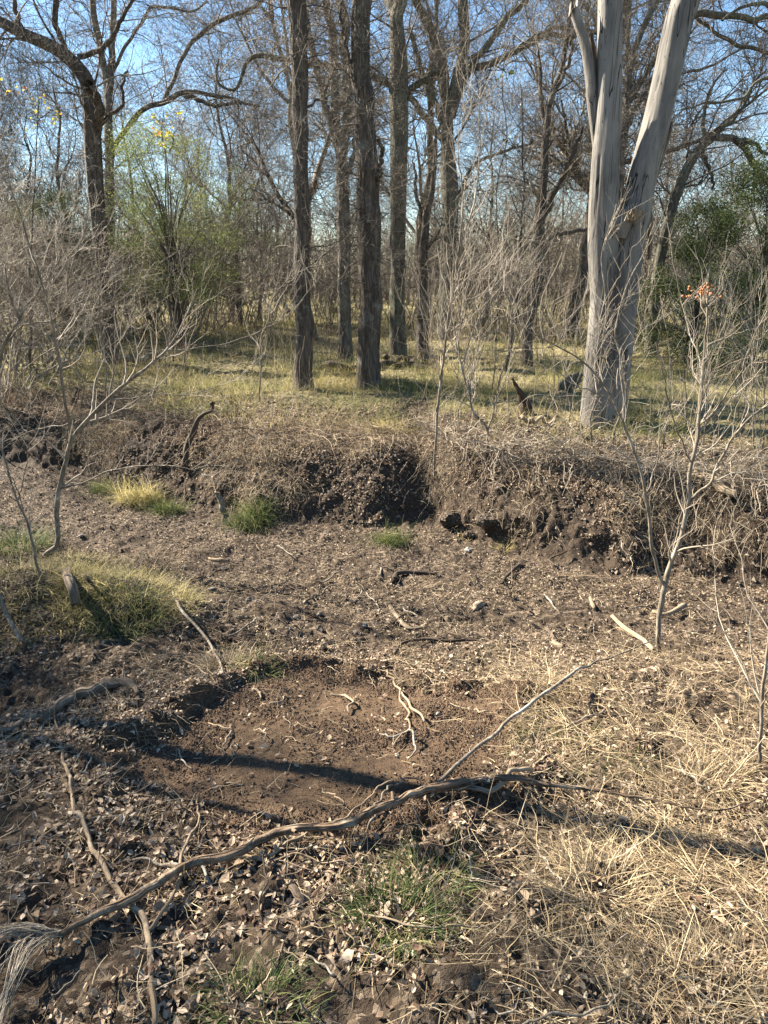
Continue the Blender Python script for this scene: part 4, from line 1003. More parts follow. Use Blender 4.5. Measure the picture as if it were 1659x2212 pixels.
# the long stripped branch across the foreground
rootp = hitf([195], [1977])[0]
big = thing('fallen_branch', 'long brown fallen branch lying across the foreground with frayed fibres at its left end', 'fallen branch', rootp)
_, BP, BR = stick('stem', None, None, [(70, 2022, 12), (130, 1998, 16), (195, 1972, 20), (280, 1937, 20), (340, 1905, 21), (400, 1877, 20), (500, 1837, 18), (570, 1808, 18), (610, 1797, 20), (670, 1787, 17), (740, 1782, 16), (800, 1758, 19), (850, 1735, 15), (930, 1704, 14), (1030, 1685, 11), (1110, 1682, 10), (1160, 1700, 7), (1245, 1706, 6), (1380, 1737, 5), (1520, 1759, 4), (1590, 1745, 3), (1665, 1705, 2)],
      [.06, .08, .08, .08, .09, .10, .09, .08, .07, .06, .05], M_branch, 16, 260, 1, parent=big, kn=.14, wig=.0012)
stick('branch', None, None, [(935, 1695, 9), (1000, 1640, 8), (1070, 1581, 7), (1120, 1531, 7), (1200, 1476, 5), (1255, 1441, 4), (1330, 1411, 3), (1440, 1374, 2)], [.06, .10, .16, .18, .12], M_stem, 8, 60, 2, parent=big)
stick('branch', None, None, [(415, 1873, 9), (500, 1853, 9), (565, 1838, 8), (650, 1802, 7), (725, 1773, 7), (790, 1735, 5), (822, 1700, 4), (850, 1682, 3)], [.03, .035, .04, .05, .07], M_stick, 8, 60, 3, parent=big)
stick('branch', None, None, [(940, 1712, 14), (1000, 1700, 12), (1060, 1690, 11), (1110, 1672, 10), (1155, 1656, 9)], [.03, .04, .05], M_raw, 10, 30, 4, parent=big)
stick('branch', None, None, [(560, 1842, 5), (640, 1835, 5), (700, 1862, 4), (770, 1880, 3), (830, 1890, 2)], [.03, .02], M_stick, 6, 30, 5, parent=big)
# frayed fibres
r = np.random.default_rng(5); n = 100
end = BP[0]; pr = (ray(np.array([70., 0., -15.]), np.array([2022., 2060., 2150.])))
tgt1 = hitf([-10], [2062])[0]+[0, 0, .06]; tgt2 = hitf([18], [2195])[0]+[0, 0, .05]; tgt3 = hitf([0], [2130])[0]+[0, 0, .05]
Cs = []
for i_ in range(n):
    k = r.random(); s0 = BP[int(r.integers(0, 9))]+r.normal(0, .005, 3)
    tg = tgt1 if k < .45 else (tgt2 if k < .85 else tgt3); tg = tg+r.normal(0, .007, 3)
    mid = s0*.55+tg*.45+r.normal(0, .005, 3)+(np.array([-.02, 0, .02]) if k < .45 else np.array([-.02, .02, .02]))
    e = tg+norm(tg-mid)*r.uniform(-.06, .12); e[2] = max(e[2], float(H(e[0], e[1], False))+.01)
    Cs.append(spline([s0, mid, e], 8, .002, r))
Cs = np.array(Cs)-rootp
for q_ in (40, 75, 112, 150, 178):       # snapped side stubs
    q0 = BP[q_]; d_ = norm(r.normal(0, 1, 3)+[0, 0, .9]); e_ = q0+d_*r.uniform(.02, .05)
    part('broken_stub', tubes(np.array([spline([q0, (q0+e_)/2, e_], 6, .001, r)])-rootp, np.array([BR[q_]*np.linspace(.6, .35, 6)]), 8), M_branch, big)
part('frayed_fibres', tubes(Cs, r.uniform(.0006, .0018, n)[:, None]*np.linspace(1.3, .6, 8), 3), M_twigpale, big)
# second branch: leaning twig with a fork at the lower left
rp = hitf([320], [2042])[0]; b2 = thing('fallen_branch', 'thin yellowish fork-shaped branch under the long one at the lower left', 'fallen branch', rp)
stick('stem', None, None, [(332, 2225, 12), (326, 2117, 13), (320, 2042, 13), (310, 1994, 12), (280, 1957, 9), (240, 1892, 9), (200, 1822, 8), (170, 1767, 7), (150, 1701, 5), (120, 1561, 3)], [.04, .045, .04, .05, .04], M_stick, 10, 70, 7, parent=b2)
stick('branch', None, None, [(318, 2016, 8), (350, 1972, 7), (380, 1902, 7), (395, 1857, 7), (412, 1800, 5), (425, 1767, 5), (430, 1717, 3)], [.04, .05, .05], M_stick, 8, 40, 8, parent=b2)
stick('fallen_branch', 'pale stub of branch poking out left under the long fallen branch', 'fallen branch', [(268, 1848, 6), (330, 1858, 7), (375, 1866, 8), (430, 1880, 6), (460, 1918, 4)], .02, M_stem, 8, 30, 9)
stick('fallen_log', 'curved weathered log half-buried in leaves at the left', 'log', [(82, 1556, 10), (110, 1540, 18), (150, 1518, 24), (190, 1500, 26), (240, 1484, 24), (275, 1482, 20), (300, 1490, 8)], .05, M_log, 18, 50, 10, kn=.2)
stick('stick', 'bare stick sloping down to the left edge beside the curved log', 'stick', [(-6, 1598, 9), (30, 1574, 9), (62, 1550, 8)], .03, M_stem, 8, 20, 11)
stick('stick', 'long pale twig leaning down from the mound behind the dug patch', 'stick', [(365, 1262, 2.5), (390, 1306, 4), (425, 1356, 6), (455, 1401, 6), (475, 1440, 5), (490, 1473, 4)], [.04, .10, .08, .02], M_stem, 8, 30, 12)
stick('stick', 'brown twig crossing the dark hollow below the pale leaning twig', 'stick', [(365, 1435, 3), (400, 1432, 4), (440, 1455, 4), (480, 1470, 3)], .03, M_stick, 6, 20, 13)
stick('wood_plank', 'pale straight split plank lying at the right just left of the two-armed sapling', 'plank', [(1322, 1332, 9), (1350, 1355, 12), (1385, 1382, 12), (1412, 1402, 11)], .05, M_raw, 5, 16, 14, kn=.05, wig=.0)
stick('wood_plank', 'flat split piece of wood behind the stem of the two-armed sapling', 'plank', [(1408, 1322, 9), (1440, 1330, 10), (1478, 1312, 12)], .05, M_raw, 5, 16, 15, kn=.08, wig=0)
stick('stick', 'short grey-brown stick end-on in the gully left of the pale plank', 'stick', [(1182, 1355, 8), (1200, 1382, 12), (1217, 1405, 12)], .02, M_log, 8, 16, 16)
stick('stick', 'reddish brown broken stick in the middle of the gully floor', 'stick', [(842, 1312, 8), (862, 1336, 12), (884, 1358, 10), (922, 1356, 6)], .02, M_log, 8, 18, 17)
stick('stick', 'long thin dark branch lying behind the straw at the middle', 'stick', [(855, 1408, 4), (872, 1392, 6), (920, 1382, 7), (975, 1388, 7), (1025, 1384, 5), (1060, 1394, 3)], .02, M_darkwood, 8, 30, 18)
stick('stick', 'short dark stick with a light end beside the bank at the middle', 'stick', [(850, 1252, 14), (862, 1238, 11), (900, 1236, 9), (942, 1240, 5)], .02, M_darkwood, 8, 20, 19)
stick('stick', 'dark curved stick leaning on the gully floor under the right bank', 'stick', [(1086, 1256, 6), (1102, 1236, 8), (1128, 1214, 8)], .03, M_darkwood, 8, 16, 20)
stick('wood_stump', 'short pale log end lying in the gully casting a small shadow', 'wood chunk', [(1022, 1312, 18), (1034, 1306, 20), (1044, 1296, 13)], .015, M_raw, 12, 12, 21, kn=.1)
stick('stick', 'small pale stick just above the pale plank', 'stick', [(1275, 1290, 7), (1281, 1302, 9), (1286, 1315, 7)], .02, M_raw, 8, 12, 22)
stick('stick', 'thin curved twig in the right of the gully floor', 'stick', [(1180, 1288, 4), (1195, 1305, 4), (1207, 1322, 3)], .02, M_stem, 6, 12, 23)
stick('bark_piece', 'flat tan bark piece lying alone on the gully floor', 'bark piece', [(452, 1207, 6), (474, 1212, 9), (496, 1212, 5)], .01, M_raw, 8, 12, 24)
stick('bark_chip', 'reddish square-ended bark chip on the leaves below the long branch', 'bark chip', [(631, 1920, 16), (642, 1942, 20), (652, 1966, 17)], .01, M_log, 8, 14, 25, kn=.06)
stick('stick', 'thin dark stalk hanging straight down from the long fallen branch', 'stick', [(566, 1815, 4), (571, 1850, 4), (569, 1930, 4), (565, 2028, 3)], [.06, .09, .06, .01], M_darkwood, 6, 30, 26)
stick('stick', 'flat yellow straw stalk standing on the dug soil', 'stick', [(480, 1620, 3), (492, 1598, 6), (503, 1570, 6)], [.005, .03], M_raw, 6, 12, 27)
stick('stick', 'long dry stalk lying through the green tuft under the branch', 'stick', [(775, 1958, 4), (880, 1996, 5), (960, 1996, 5), (1040, 1988, 4), (1100, 1974, 3)], .04, M_raw, 6, 24, 28)
stick('stick', 'long bent twig at the bottom edge of the photo right of the middle', 'stick', [(1130, 2212, 6), (1200, 2195, 6), (1305, 2173, 6), (1340, 2130, 4), (1370, 2095, 3)], .05, M_stem, 6, 30, 29)
stick('stick', 'silvery stick lying in dark soil at the bottom left', 'stick', [(115, 2160, 4), (145, 2130, 5), (178, 2098, 4)], .02, M_stem, 6, 14, 30)
stick('stick', 'pale forked twig among leaves right of the bark chip', 'stick', [(575, 2080, 4), (600, 2060, 5), (632, 2040, 4)], .02, M_stem, 6, 14, 31)
stick('stick', 'grey twig pointing at the bottom edge between the two green tufts', 'stick', [(655, 2050, 4), (690, 2080, 5), (722, 2110, 4)], .02, M_stem, 6, 14, 32)
stick('stick', 'short dark twig standing in the leaves beside the curved log', 'stick', [(278, 1500, 3), (272, 1475, 4), (268, 1440, 3)], [.01, .06], M_twigdark, 6, 12, 33)
stick('stick', 'bleached thin stick at the left edge above the dark hollow', 'stick', [(-8, 1275, 9), (10, 1315, 9), (40, 1382, 10)], [.10, .02], M_stem, 8, 16, 34)
stick('sawn_log_end', 'mossy white and grey sawn log end sticking out of the grass at the left', 'log', [(128, 1228, 12), (150, 1250, 18), (161, 1278, 22), (166, 1306, 21)], [.06, .09, .08], M_log, 12, 14, 35)
stick('stick', 'small dark broken twig rising from the grass beside the sawn log end', 'stick', [(196, 1262, 6), (187, 1245, 7), (182, 1232, 6)], [.05, .12], M_darkwood, 8, 10, 36)
stick('rotten_log', 'crumbling yellow rotten log on the edge of the right bank', 'log', [(1495, 1022, 10), (1520, 1028, 16), (1548, 1040, 20), (1572, 1056, 18), (1588, 1066, 12)], .03, M_raw, 12, 24, 37, kn=.35)
stick('stick', 'charred dark stick lying on the bank below the dead grey tree', 'stick', [(1290, 965, 8), (1312, 975, 9), (1332, 992, 6)], .03, M_darkwood, 8, 14, 38)
# curling dead roots and stalks on the dug soil
rs = np.random.default_rng(88)
rootl = [((545, 1490), 'near the back heap of dug soil'), ((720, 1470), 'on the back rim of the dug patch'), ((870, 1560), 'between the pale stalks on the dug patch'), ((760, 1600), 'in the middle of the dug patch')]
stick('root', 'pale forked root sticking out across the right side of the dug soil', 'root', [(838, 1455, 4), (868, 1500, 5), (880, 1540, 5), (870, 1580, 5), (860, 1615, 3)], .03, M_stick, 7, 30, 41, wig=.008)
stick('root', 'short straight pale root running to the right from the forked root', 'root', [(868, 1500, 4), (895, 1535, 6), (915, 1562, 5)], .03, M_raw, 7, 16, 42, wig=.004)
stick('root', 'white curved root near the back heap of dug soil', 'root', [(548, 1482, 4), (560, 1492, 6), (562, 1508, 4)], .02, M_raw, 7, 14, 43)
stick('root', 'hooked root on the back rim of the dug patch', 'root', [(715, 1500, 4), (742, 1500, 6), (758, 1515, 5), (752, 1540, 3)], .02, M_raw, 7, 16, 44, wig=.005)
stick('root', 'curly root at the right of the dug patch ending in a hook', 'root', [(820, 1590, 3), (850, 1588, 4), (885, 1590, 5), (895, 1612, 4), (880, 1635, 3)], .02, M_stem, 7, 20, 45, wig=.006)
stick('root', 'fine dark curved rootlet in the front shadow of the dug patch', 'root', [(385, 1620, 3), (390, 1640, 3), (402, 1655, 3), (415, 1662, 3)], .015, M_stem, 6, 16, 46)
stick('root', 'small pale root lying flat in the front of the dug patch', 'root', [(482, 1686, 3), (500, 1694, 4), (528, 1694, 3)], .01, M_raw, 6, 12, 47)
stick('root', 'pale twisting root arching from the dug soil over the long branch', 'root', [(795, 1790, 6), (812, 1750, 6), (835, 1700, 5), (870, 1680, 5), (900, 1676, 4), (928, 1700, 3)], [.02, .06, .04], M_stem, 7, 40, 48, wig=.006)

rs = np.random.default_rng(140)
zones = [('pale twig lying in the dry straw at the right', 1050, 1640, 1480, 2180, M_stem, 15), ('brown twig lying on the leaf litter at the lower left', 40, 760, 1860, 2190, M_stick, 15), ('grey twig lying on the leaf slope left of the dug patch', 20, 230, 1600, 1850, M_stem, 7),
         ('dark twig lying on the gully floor', 380, 1380, 1200, 1410, M_darkwood, 15), ('pale twig lying on the gully floor', 300, 1560, 1180, 1400, M_stem, 15), ('thin pale rootlet on the bare dug soil', 330, 1040, 1500, 1740, M_raw, 15), ('pale twig among leaves at the bottom middle', 680, 1100, 1850, 2190, M_stem, 8)]
for zi, (lab, xa, xb, ya, yb, mt_, n_) in enumerate(zones):
    for q in range(n_):
        cx, cy = rs.uniform(xa, xb), rs.uniform(ya, yb); a = rs.uniform(0, 3.14); L_ = rs.uniform(18, 60)*(.7 if cy < 1450 or zi == 5 else 1.2); wd = rs.uniform(2, 5)*(.75 if zi == 5 else 1)
        pts = [(cx+L_*k_*math.cos(a+rs.normal(0, .25)), cy+L_*.6*k_*math.sin(a+rs.normal(0, .25)), wd*(1-.25*abs(k_))) for k_ in (-1, -.4, .2, 1)]
        stick('twig', lab, 'twig', pts, [.012, .03], mt_, 6, 14, 1000+zi*40+q, group=lab.replace('twig', 'twigs').replace('rootlet', 'rootlets'), wig=.006)
# stubs on the far bank
def snag(name, label, cat, px, py, path, mat, seed, S=12, dy=-.05):
    r = np.random.default_rng(seed+700); root = hitf([px], [py])[0]
    a = np.array(path, float); p = atY(a[:, 0], a[:, 1], root[1]+dy*np.linspace(0, 1, len(a))); p[0] = root-[0, 0, .04]
    rad = [px2m(q[2], root[1], q[1]) for q in path]; n = 30
    P = spline(p, n, .004, r)-root; Rr = np.interp(np.linspace(0, 1, n), np.linspace(0, 1, len(a)), rad)
    tp, uv = tubes(P[None], Rr[None], S, True, ridge(.25, seed))
    V, F = tp[0]; Vr = V.reshape(n, S, 3); Vr[-1] += r.normal(0, .015, (S, 3)); c = Vr[-1].mean(0)
    V = np.vstack([Vr.reshape(-1, 3), c]); s = np.arange(S); F3 = np.stack([(n-1)*S+s, (n-1)*S+(s+1) % S, np.full(S, n*S)], -1)
    link(name, mesh_from(name, [(V, F), (np.zeros((0, 3)), F3-len(V))], mat, [np.vstack([uv[0], [[0, 0]]])]), None, tuple(root), label, cat)
snag('dead_branch', 'dark dead branch with a hooked top leaning against the left bank', 'dead branch', 400, 1010, [(398, 1010, 14), (403, 975, 14), (412, 945, 14), (424, 912, 14), (442, 893, 12), (456, 886, 9), (458, 872, 5)], M_darkwood, 1)
snag('stump', 'dark pointed broken stump leaning left in front of the dead grey tree', 'stump', 1143, 897, [(1143, 898, 28), (1136, 875, 26), (1122, 848, 18), (1110, 828, 9), (1106, 816, 3)], M_darkwood, 2)
snag('stump', 'low mossy grey stump lying left of the dead grey tree', 'stump', 1228, 850, [(1212, 848, 30), (1225, 836, 34), (1240, 822, 30), (1250, 806, 16)], M_mossy, 3)
snag('root', 'whitish mossy root hanging on the left bank behind the large tuft', 'root', 490, 1130, [(490, 1130, 12), (484, 1108, 12), (476, 1082, 14), (468, 1062, 8)], M_stem, 4, dy=.05)
snag('stump', 'short black stub leaning on the lip of the left bank', 'stump', 158, 880, [(158, 885, 14), (162, 862, 12), (168, 842, 8)], M_darkwood, 5)
for k_, (pts, lab) in enumerate([([(690, 800, 12), (740, 796, 14), (800, 790, 12), (870, 786, 14), (950, 795, 10)], 'long dark fallen log behind the two dark middle trunks'),
        ([(830, 775, 10), (880, 778, 12), (930, 785, 10)], 'short dark fallen log behind the slim trunk'),
        ([(255, 772, 14), (300, 776, 14), (345, 765, 8)], 'whitish fallen log at the foot of the bending oak'),
        ([(-10, 742, 14), (40, 745, 14), (80, 752, 8)], 'grey fallen log at the left edge beyond the bank'),
        ([(330, 745, 8), (380, 742, 8), (440, 752, 6), (520, 765, 4)], 'thin fallen branch in the grass right of the bending oak'),
        ([(1120, 905, 6), (1150, 912, 9), (1190, 905, 5)], 'splintered pale wood beside the pointed stump')]):
    stick('fallen_log', lab, 'log', pts, .06, [M_darkwood, M_darkwood, M_stem, M_stem, M_log, M_raw][k_], 10, 30, 60+k_, kn=.25, wig=.02)

# stones in the gully
def stone(px, py, w_, mat, label, seed):
    r = np.random.default_rng(seed+800); p = hitf([px], [py])[0]; rad = w2r(w_, p)
    nu, nv = 12, 8; u = np.linspace(0, 2*math.pi, nu, endpoint=False); v = np.linspace(.15, math.pi-.15, nv)
    U, Vv = np.meshgrid(u, v); d = np.stack([np.cos(U)*np.sin(Vv), np.sin(U)*np.sin(Vv), np.cos(Vv)], -1)
    rr = 1+.35*fbm(d[..., 0]*1.5+seed, d[..., 1]*1.5+d[..., 2], 2, seed)*2; rr = np.clip(rr, .6, 1.35)
    Q = d*rr[..., None]*rad*np.array([1, .8, .6]); V = Q.reshape(-1, 3)
    i = np.arange(nv-1)[:, None]*nu+np.arange(nu)[None, :]; j = np.arange(nv-1)[:, None]*nu+(np.arange(nu)[None, :]+1) % nu
    F = np.stack([i, i+nu, j+nu, j], -1).reshape(-1, 4)
    n = len(V); V = np.vstack([V, Q[0].mean(0), Q[-1].mean(0)]); s = np.arange(nu)
    F3 = np.vstack([np.stack([s, (s+1) % nu, np.full(nu, n)], -1), np.stack([(nv-1)*nu+(s+1) % nu, (nv-1)*nu+s, np.full(nu, n+1)], -1)])
    link('stone', mesh_from('stone', [(V, F), (np.zeros((0, 3)), F3-len(V))], mat, None, False), None, (p[0], p[1], p[2]+rad*.25), label, 'stone', 'stones in the gully')
rs = np.random.default_rng(99)
for k_, (a, b_, w_, lb) in enumerate([(396, 1228, 12, 'small dark stone left of the flat bark piece'), (486, 1230, 16, 'dark stone just below the flat bark piece'), (425, 1280, 14, 'dark stone at the left end of the stony row in the gully'),
        (459, 1276, 18, 'largest dark stone of the stony row at the left of the gully'), (500, 1280, 13, 'small dark stone right of the largest one in the gully'), (538, 1297, 15, 'dark stone just left of the pale rounded pebble'),
        (528, 1320, 16, 'dark stone below the stony row, nearest the camera on that side'), (442, 1262, 10, 'smallest dark stone above the stony row'), (560, 1340, 12, 'dark stone low in the left of the gully bed'), (640, 1335, 16, 'dark lumpy stone in the middle of the gully bed'),
        (690, 1330, 14, 'dark stone right of the lumpy stone in the middle'), (695, 1362, 12, 'dark stone lowest in the middle of the gully bed'), (790, 1352, 15, 'dark stone left of the reddish brown stick'), (770, 1368, 14, 'dark stone behind the heap of dug soil'),
        (480, 1300, 12, 'dark stone in front of the stony row at the left'), (590, 1290, 11, 'lone dark stone between the pale pebbles')]):
    stone(a, b_, w_, M_stone, lb, k_)
for k_, (a, b_, w_, lb) in enumerate([(1012, 1190, 20, 'smooth pale oblong stone below the right bank'), (175, 1158, 9, 'small pale stone near the foot of the tall crooked sapling'), (552, 1300, 9, 'pale rounded pebble on the left of the gully bed'), (660, 1300, 10, 'pale rounded pebble in the middle of the gully bed'), (945, 1543, 10, 'pale stone at the right of the dug soil'), (857, 1632, 10, 'pale flat stone in the front of the dug soil'), (590, 1520, 7, 'tiny pale stone in the back of the dug soil')]):
    stone(a, b_, w_, M_pebble, lb, 40+k_)
M_clodbig = bark_mat('earth_clod', (.045, .033, .023), (.13, .10, .072), None, sc=20, stretch=1, bd=.02)
for k_, (a, b_, w_, lb) in enumerate([(975, 1128, 46, 'left lump of crumbling earth at the foot of the right bank'), (1056, 1132, 50, 'biggest lump of crumbling earth at the foot of the right bank'), (1015, 1158, 30, 'lower small lump of earth between the two larger lumps')]):
    stone(a, b_, w_, M_clodbig, lb, 60+k_)

# ------------------------------------------------------------------ evergreen shrubs, coloured leaves, berries
def leafcloud(cl, n, size, r, flat=1.0):
    """leaf positions in clumps: cl = list of (centre, radius)"""
    P = []
    wts = np.array([c[1]**2 for c in cl]); wts = wts/wts.sum()
    for (c, rad), k in zip(cl, (wts*n).astype(int)):
        d = norm(r.normal(size=(k, 3))); q = rad*r.random(k)**.45
        P.append(np.array(c)+d*q[:, None]*np.array([1, 1, .75*flat]))
    return np.vstack(P)
def evergreen(label, px, py, Y, wid, hgt, n, mat, seed, lsize=(.02, .045), aspect=1., nc=60, name='evergreen_shrub', cat='shrub', shape=1.0, h0=.15):
    r = np.random.default_rng(seed); root = atY(px, py, Y); root[2] = H(root[0], root[1]); o = thing(name, label, cat, root)
    cl = []
    for k in range(nc):
        h = r.random(); rr = wid*(1-h**1.6*shape*.8)*math.sqrt(r.random()); a = r.uniform(0, 6.283)
        cl.append(((rr*math.cos(a), rr*math.sin(a)*.8, h0+h*(hgt+.15-h0)), r.uniform(.16, .36)*hgt/3))
    st = [spline([(0, 0, -.05), (c[0][0]*.08, c[0][1]*.08, c[0][2]*.62), c[0]], 8, .02, r) for c in cl]
    part('branches', tubes(np.array(st), np.linspace(.020, .003, 8)[None, :]*np.ones((nc, 1)), 5), M_bark, o)
    P = leafcloud(cl, n, .03, r)
    build_leaves('foliage', P, r.uniform(lsize[0], lsize[1], len(P)), 1.2, mat, o, aspect, r)
    return o
evergreen('dense dark green evergreen shrub at the right edge behind the shoots', 1620, 770, 12.5, 2.5, 3.5, 52000, M_ever, 1, nc=90)
evergreen('lower evergreen shrub in front of the dense one, right of the dead grey tree', 1490, 770, 12.6, 1.2, 2.6, 20000, M_ever, 2, nc=40)
evergreen('yellow-green juniper in the left middle distance', 390, 760, 14.5, 1.35, 3.9, 30000, M_juni, 3, (.02, .06), .45, 80, 'juniper', 'juniper', .5, 1.0)
evergreen('small olive juniper behind the bending oak', 150, 740, 17, 1.5, 3.2, 14000, M_juni, 4, (.02, .06), .45, 50, 'juniper', 'juniper', .7, 1.0)
evergreen('olive juniper seen far away between the oak and the straight dark trunk', 520, 700, 22, 1.8, 4.2, 14000, M_juni, 5, (.03, .08), .45, 50, 'juniper', 'juniper', .7, 1.0)

def leafy(label, base, Y, paths, spots, n, size, mat, seed, cat='sapling', name='sapling'):
    o, root, LP = sapling(label, base, paths, (30, 60), seed=seed, Y=Y, cat=cat, name=name, mat=M_bark, tw=M_twig, dYs=.3)
    r = np.random.default_rng(seed); B = []
    for (px, py, rad) in spots:
        c = atY(px, py, Y)-root; B.append(c+r.normal(0, rad, (n, 3)))
    B = np.vstack(B); build_leaves('leaves', B, r.uniform(size*.6, size*1.2, len(B)), 1.2, mat, o, 1.3, r)
leafy('slender sapling with bright yellow and red leaves above the juniper', (372, 760), 13.2, [[(372, 760, 6), (366, 600, 6), (370, 450, 5), (362, 350, 4), (352, 290, 3), (352, 240, 2)], [(366, 330, 3), (385, 270, 2), (390, 245, 1.5)]],
      [(350, 268, .09), (380, 250, .07), (340, 285, .04), (355, 308, .06), (367, 290, .05), (332, 255, .03)], 16, .055, M_yel, 201)
leafy('thin sapling with scattered yellow leaves left of the bending oak', (60, 760), 11.5, [[(60, 760, 6), (66, 600, 6), (74, 420, 5), (80, 300, 4), (82, 210, 3), (70, 150, 2)], [(78, 330, 3), (30, 240, 2), (10, 190, 1.5)], [(82, 260, 3), (110, 240, 2), (124, 235, 1)]],
      [(84, 222, .07), (100, 226, .05), (120, 240, .03), (70, 240, .05), (15, 195, .05), (45, 190, .05), (68, 278, .03), (118, 260, .03)], 8, .05, M_yel, 202)
leafy('thin climbing vine with a few dark heart-shaped leaves beside the middle oak', (1070, 760), 9.0, [[(1070, 790, 3), (1075, 640, 3), (1074, 480, 3), (1076, 400, 3), (1095, 300, 3), (1085, 180, 2.5), (1100, 60, 2)], [(1095, 300, 2), (1150, 360, 2), (1222, 402, 2)], [(1085, 190, 2), (1040, 160, 2), (1012, 145, 2)]],
      [(1075, 176, .02), (1101, 156, .02), (1074, 412, .02), (1222, 403, .02), (1014, 146, .02), (1096, 301, .02), (1086, 345, .02)], 2, .075, M_ever, 203, 'vine', 'climbing_vine')
def berries(px, py, sp_, n, seed, par):
    r = np.random.default_rng(seed); root = np.array(par.location); c = atY(px, py, root[1]+.1)-root
    C = c+r.normal(0, 1, (n, 3))*np.array([sp_, sp_, sp_*.45])
    parts = []; u = np.linspace(0, 2*math.pi, 7)[:-1]
    for q in C:
        v = [(0, 0, 1)]+[(math.cos(a)*.85, math.sin(a)*.85, .5) for a in u]+[(math.cos(a)*.85, math.sin(a)*.85, -.5) for a in u]+[(0, 0, -1)]
        V = q+np.array(v)*r.uniform(.006, .009); s = np.arange(6)
        parts += [(V, np.vstack([np.stack([1+s, 1+(s+1) % 6, 0*s], -1), np.stack([7+(s+1) % 6, 7+s, 0*s+13], -1)])), (np.zeros((0, 3)), np.stack([7+s, 7+(s+1) % 6, 1+(s+1) % 6, 1+s], -1)-14)]
    bme = None
    for q_ in range(0, len(parts), 2):
        V_q = parts[q_][0]; cq = V_q.mean(0)
        part('berry', [(V_q-cq, parts[q_][1]), parts[q_+1]], M_orange, par, loc=tuple(cq))
    st = np.array([spline([c+[0, 0, -.08], (q+c)/2+[0, 0, -.02], q], 4) for q in C]); part('berry_stalks', tubes(st, np.full((n, 4), .0012), 3), M_twigpale, par)
berries(1525, 628, .055, 34, 5, SAP_R)
# ------------------------------------------------------------------ background trees and brush (a few built, then copied)
def make_tree(seed, h, spread, label, cat='tree', name='tree', thick=.12, fork=5):
    r = np.random.default_rng(seed); o = thing(name, label, cat, (0, 0, -50))
    pts = [(0, 0, -.2)]; x = y = 0
    for k in range(1, 7): x += r.normal(0, .12); y += r.normal(0, .12); pts.append((x, y, h*.8*k/6))
    P = spline(pts, 40, .02, r); Rr = thick*np.linspace(1, .25, 40); Rr[:4] *= [1.35, 1.2, 1.1, 1.03]
    tp, uv = tubes(P[None], Rr[None], 12, True, ridge(.08, seed)); part('trunk', tp, M_barkfar, o, uvs=uv)
    P1, R1 = kids(P[None], Rr[None], fork*3, (.25, 1), (25, 65), (h*.2*spread, h*.45*spread), (.4, .65), 12, .16, .09, .25, r, .015)
    P2, R2 = kids(P1, R1, 150, (.2, 1), (25, 70), (.6, 1.8), (.45, .7), 8, .22, .05, .3, r, .007)
    P3, R3 = kids(P2, R2, 1900, (.1, 1), (25, 75), (.3, .9), (.5, .8), 5, .28, .02, .4, r, .004)
    P4, R4 = kids(P3, R3, 3400, (.1, 1), (25, 75), (.15, .5), (.6, .9), 4, .3, .02, .5, r, .003)
    part('crown', tubes(P1, R1, 6)+tubes(P2, R2, 4)+tubes(P3, R3, 3)+tubes(P4, R4, 3), M_twig, o)
    return o
def make_brush(seed, h, w_, label, tw=M_twig):
    r = np.random.default_rng(seed); o = thing('bare_shrub', label, 'shrub', (0, 0, -50))
    n = 20; a = r.uniform(0, 6.283, n); b = np.stack([np.cos(a), np.sin(a), 0*a], -1)*(r.random(n)**.7*w_*.5)[:, None]
    d = np.stack([np.cos(a)*.35, np.sin(a)*.35, np.ones(n)], -1)+r.normal(0, .2, (n, 3))
    C = strands(b, d, r.uniform(.5, 1, n)*h, None, 12, .14, .02, r)
    R0 = r.uniform(.007, .016, n)[:, None]*np.linspace(1, .3, 12)
    P1, R1 = kids(C, R0, 170, (.42, 1), (25, 75), (.3, 1.1), (.45, .7), 7, .25, .03, .4, r, .0035)
    P2, R2 = kids(P1, R1, 800, (.1, 1), (25, 80), (.15, .55), (.6, .85), 5, .3, .0, .5, r, .0024)
    P3, R3 = kids(P2, R2, 1300, (.1, 1), (25, 80), (.08, .3), (.6, .9), 3, .3, .0, .6, r, .002)
    part('stems', tubes(C, R0, 5), tw, o); part('twigs', tubes(P1, R1, 3)+tubes(P2, R2, 3)+tubes(P3, R3, 3), tw, o)
    return o
GT = 'bare trees of the wood'; GB = 'leafless shrubs of the undergrowth'
pt = [make_tree(60+k, [9, 8, 11, 7][k], [1, .8, .9, 1.1][k], 't', thick=[.13, .09, .16, .08][k]) for k in range(4)]
pb = [make_brush(80+k, [2.6, 3.2, 2.1][k], [1.8, 1.4, 2.0][k], 'b', [M_twig, M_twigpale, M_twig][k]) for k in range(3)]
def wherex(px):
    return ('behind the left edge' if px < 180 else 'left of the juniper' if px < 300 else 'behind the juniper' if px < 500 else 'left of the dark trunks' if px < 640 else
            'between the dark trunks' if px < 840 else 'behind the middle oak' if px < 1020 else 'left of the crooked tree' if px < 1130 else 'between crooked and dead tree' if px < 1270 else
            'behind the dead tree' if px < 1450 else 'above the evergreen shrub')
rb = np.random.default_rng(101)
kt = ['straight bare', 'slim bare', 'tall thick bare', 'small twiggy bare']
used = set()
def place(protos, k, px, Y, sc, rz, label, group):
    p = atY(px, 600, Y); z = float(H(p[0], p[1]))-.03
    if k not in used and False: pass
    return dup(protos[k], (p[0], p[1], z), rz, (sc, sc, sc*rb.uniform(.9, 1.1)), label, group)
def dist(Y): return 'in the middle distance' if Y < 20 else 'farther back' if Y < 30 else 'far away'
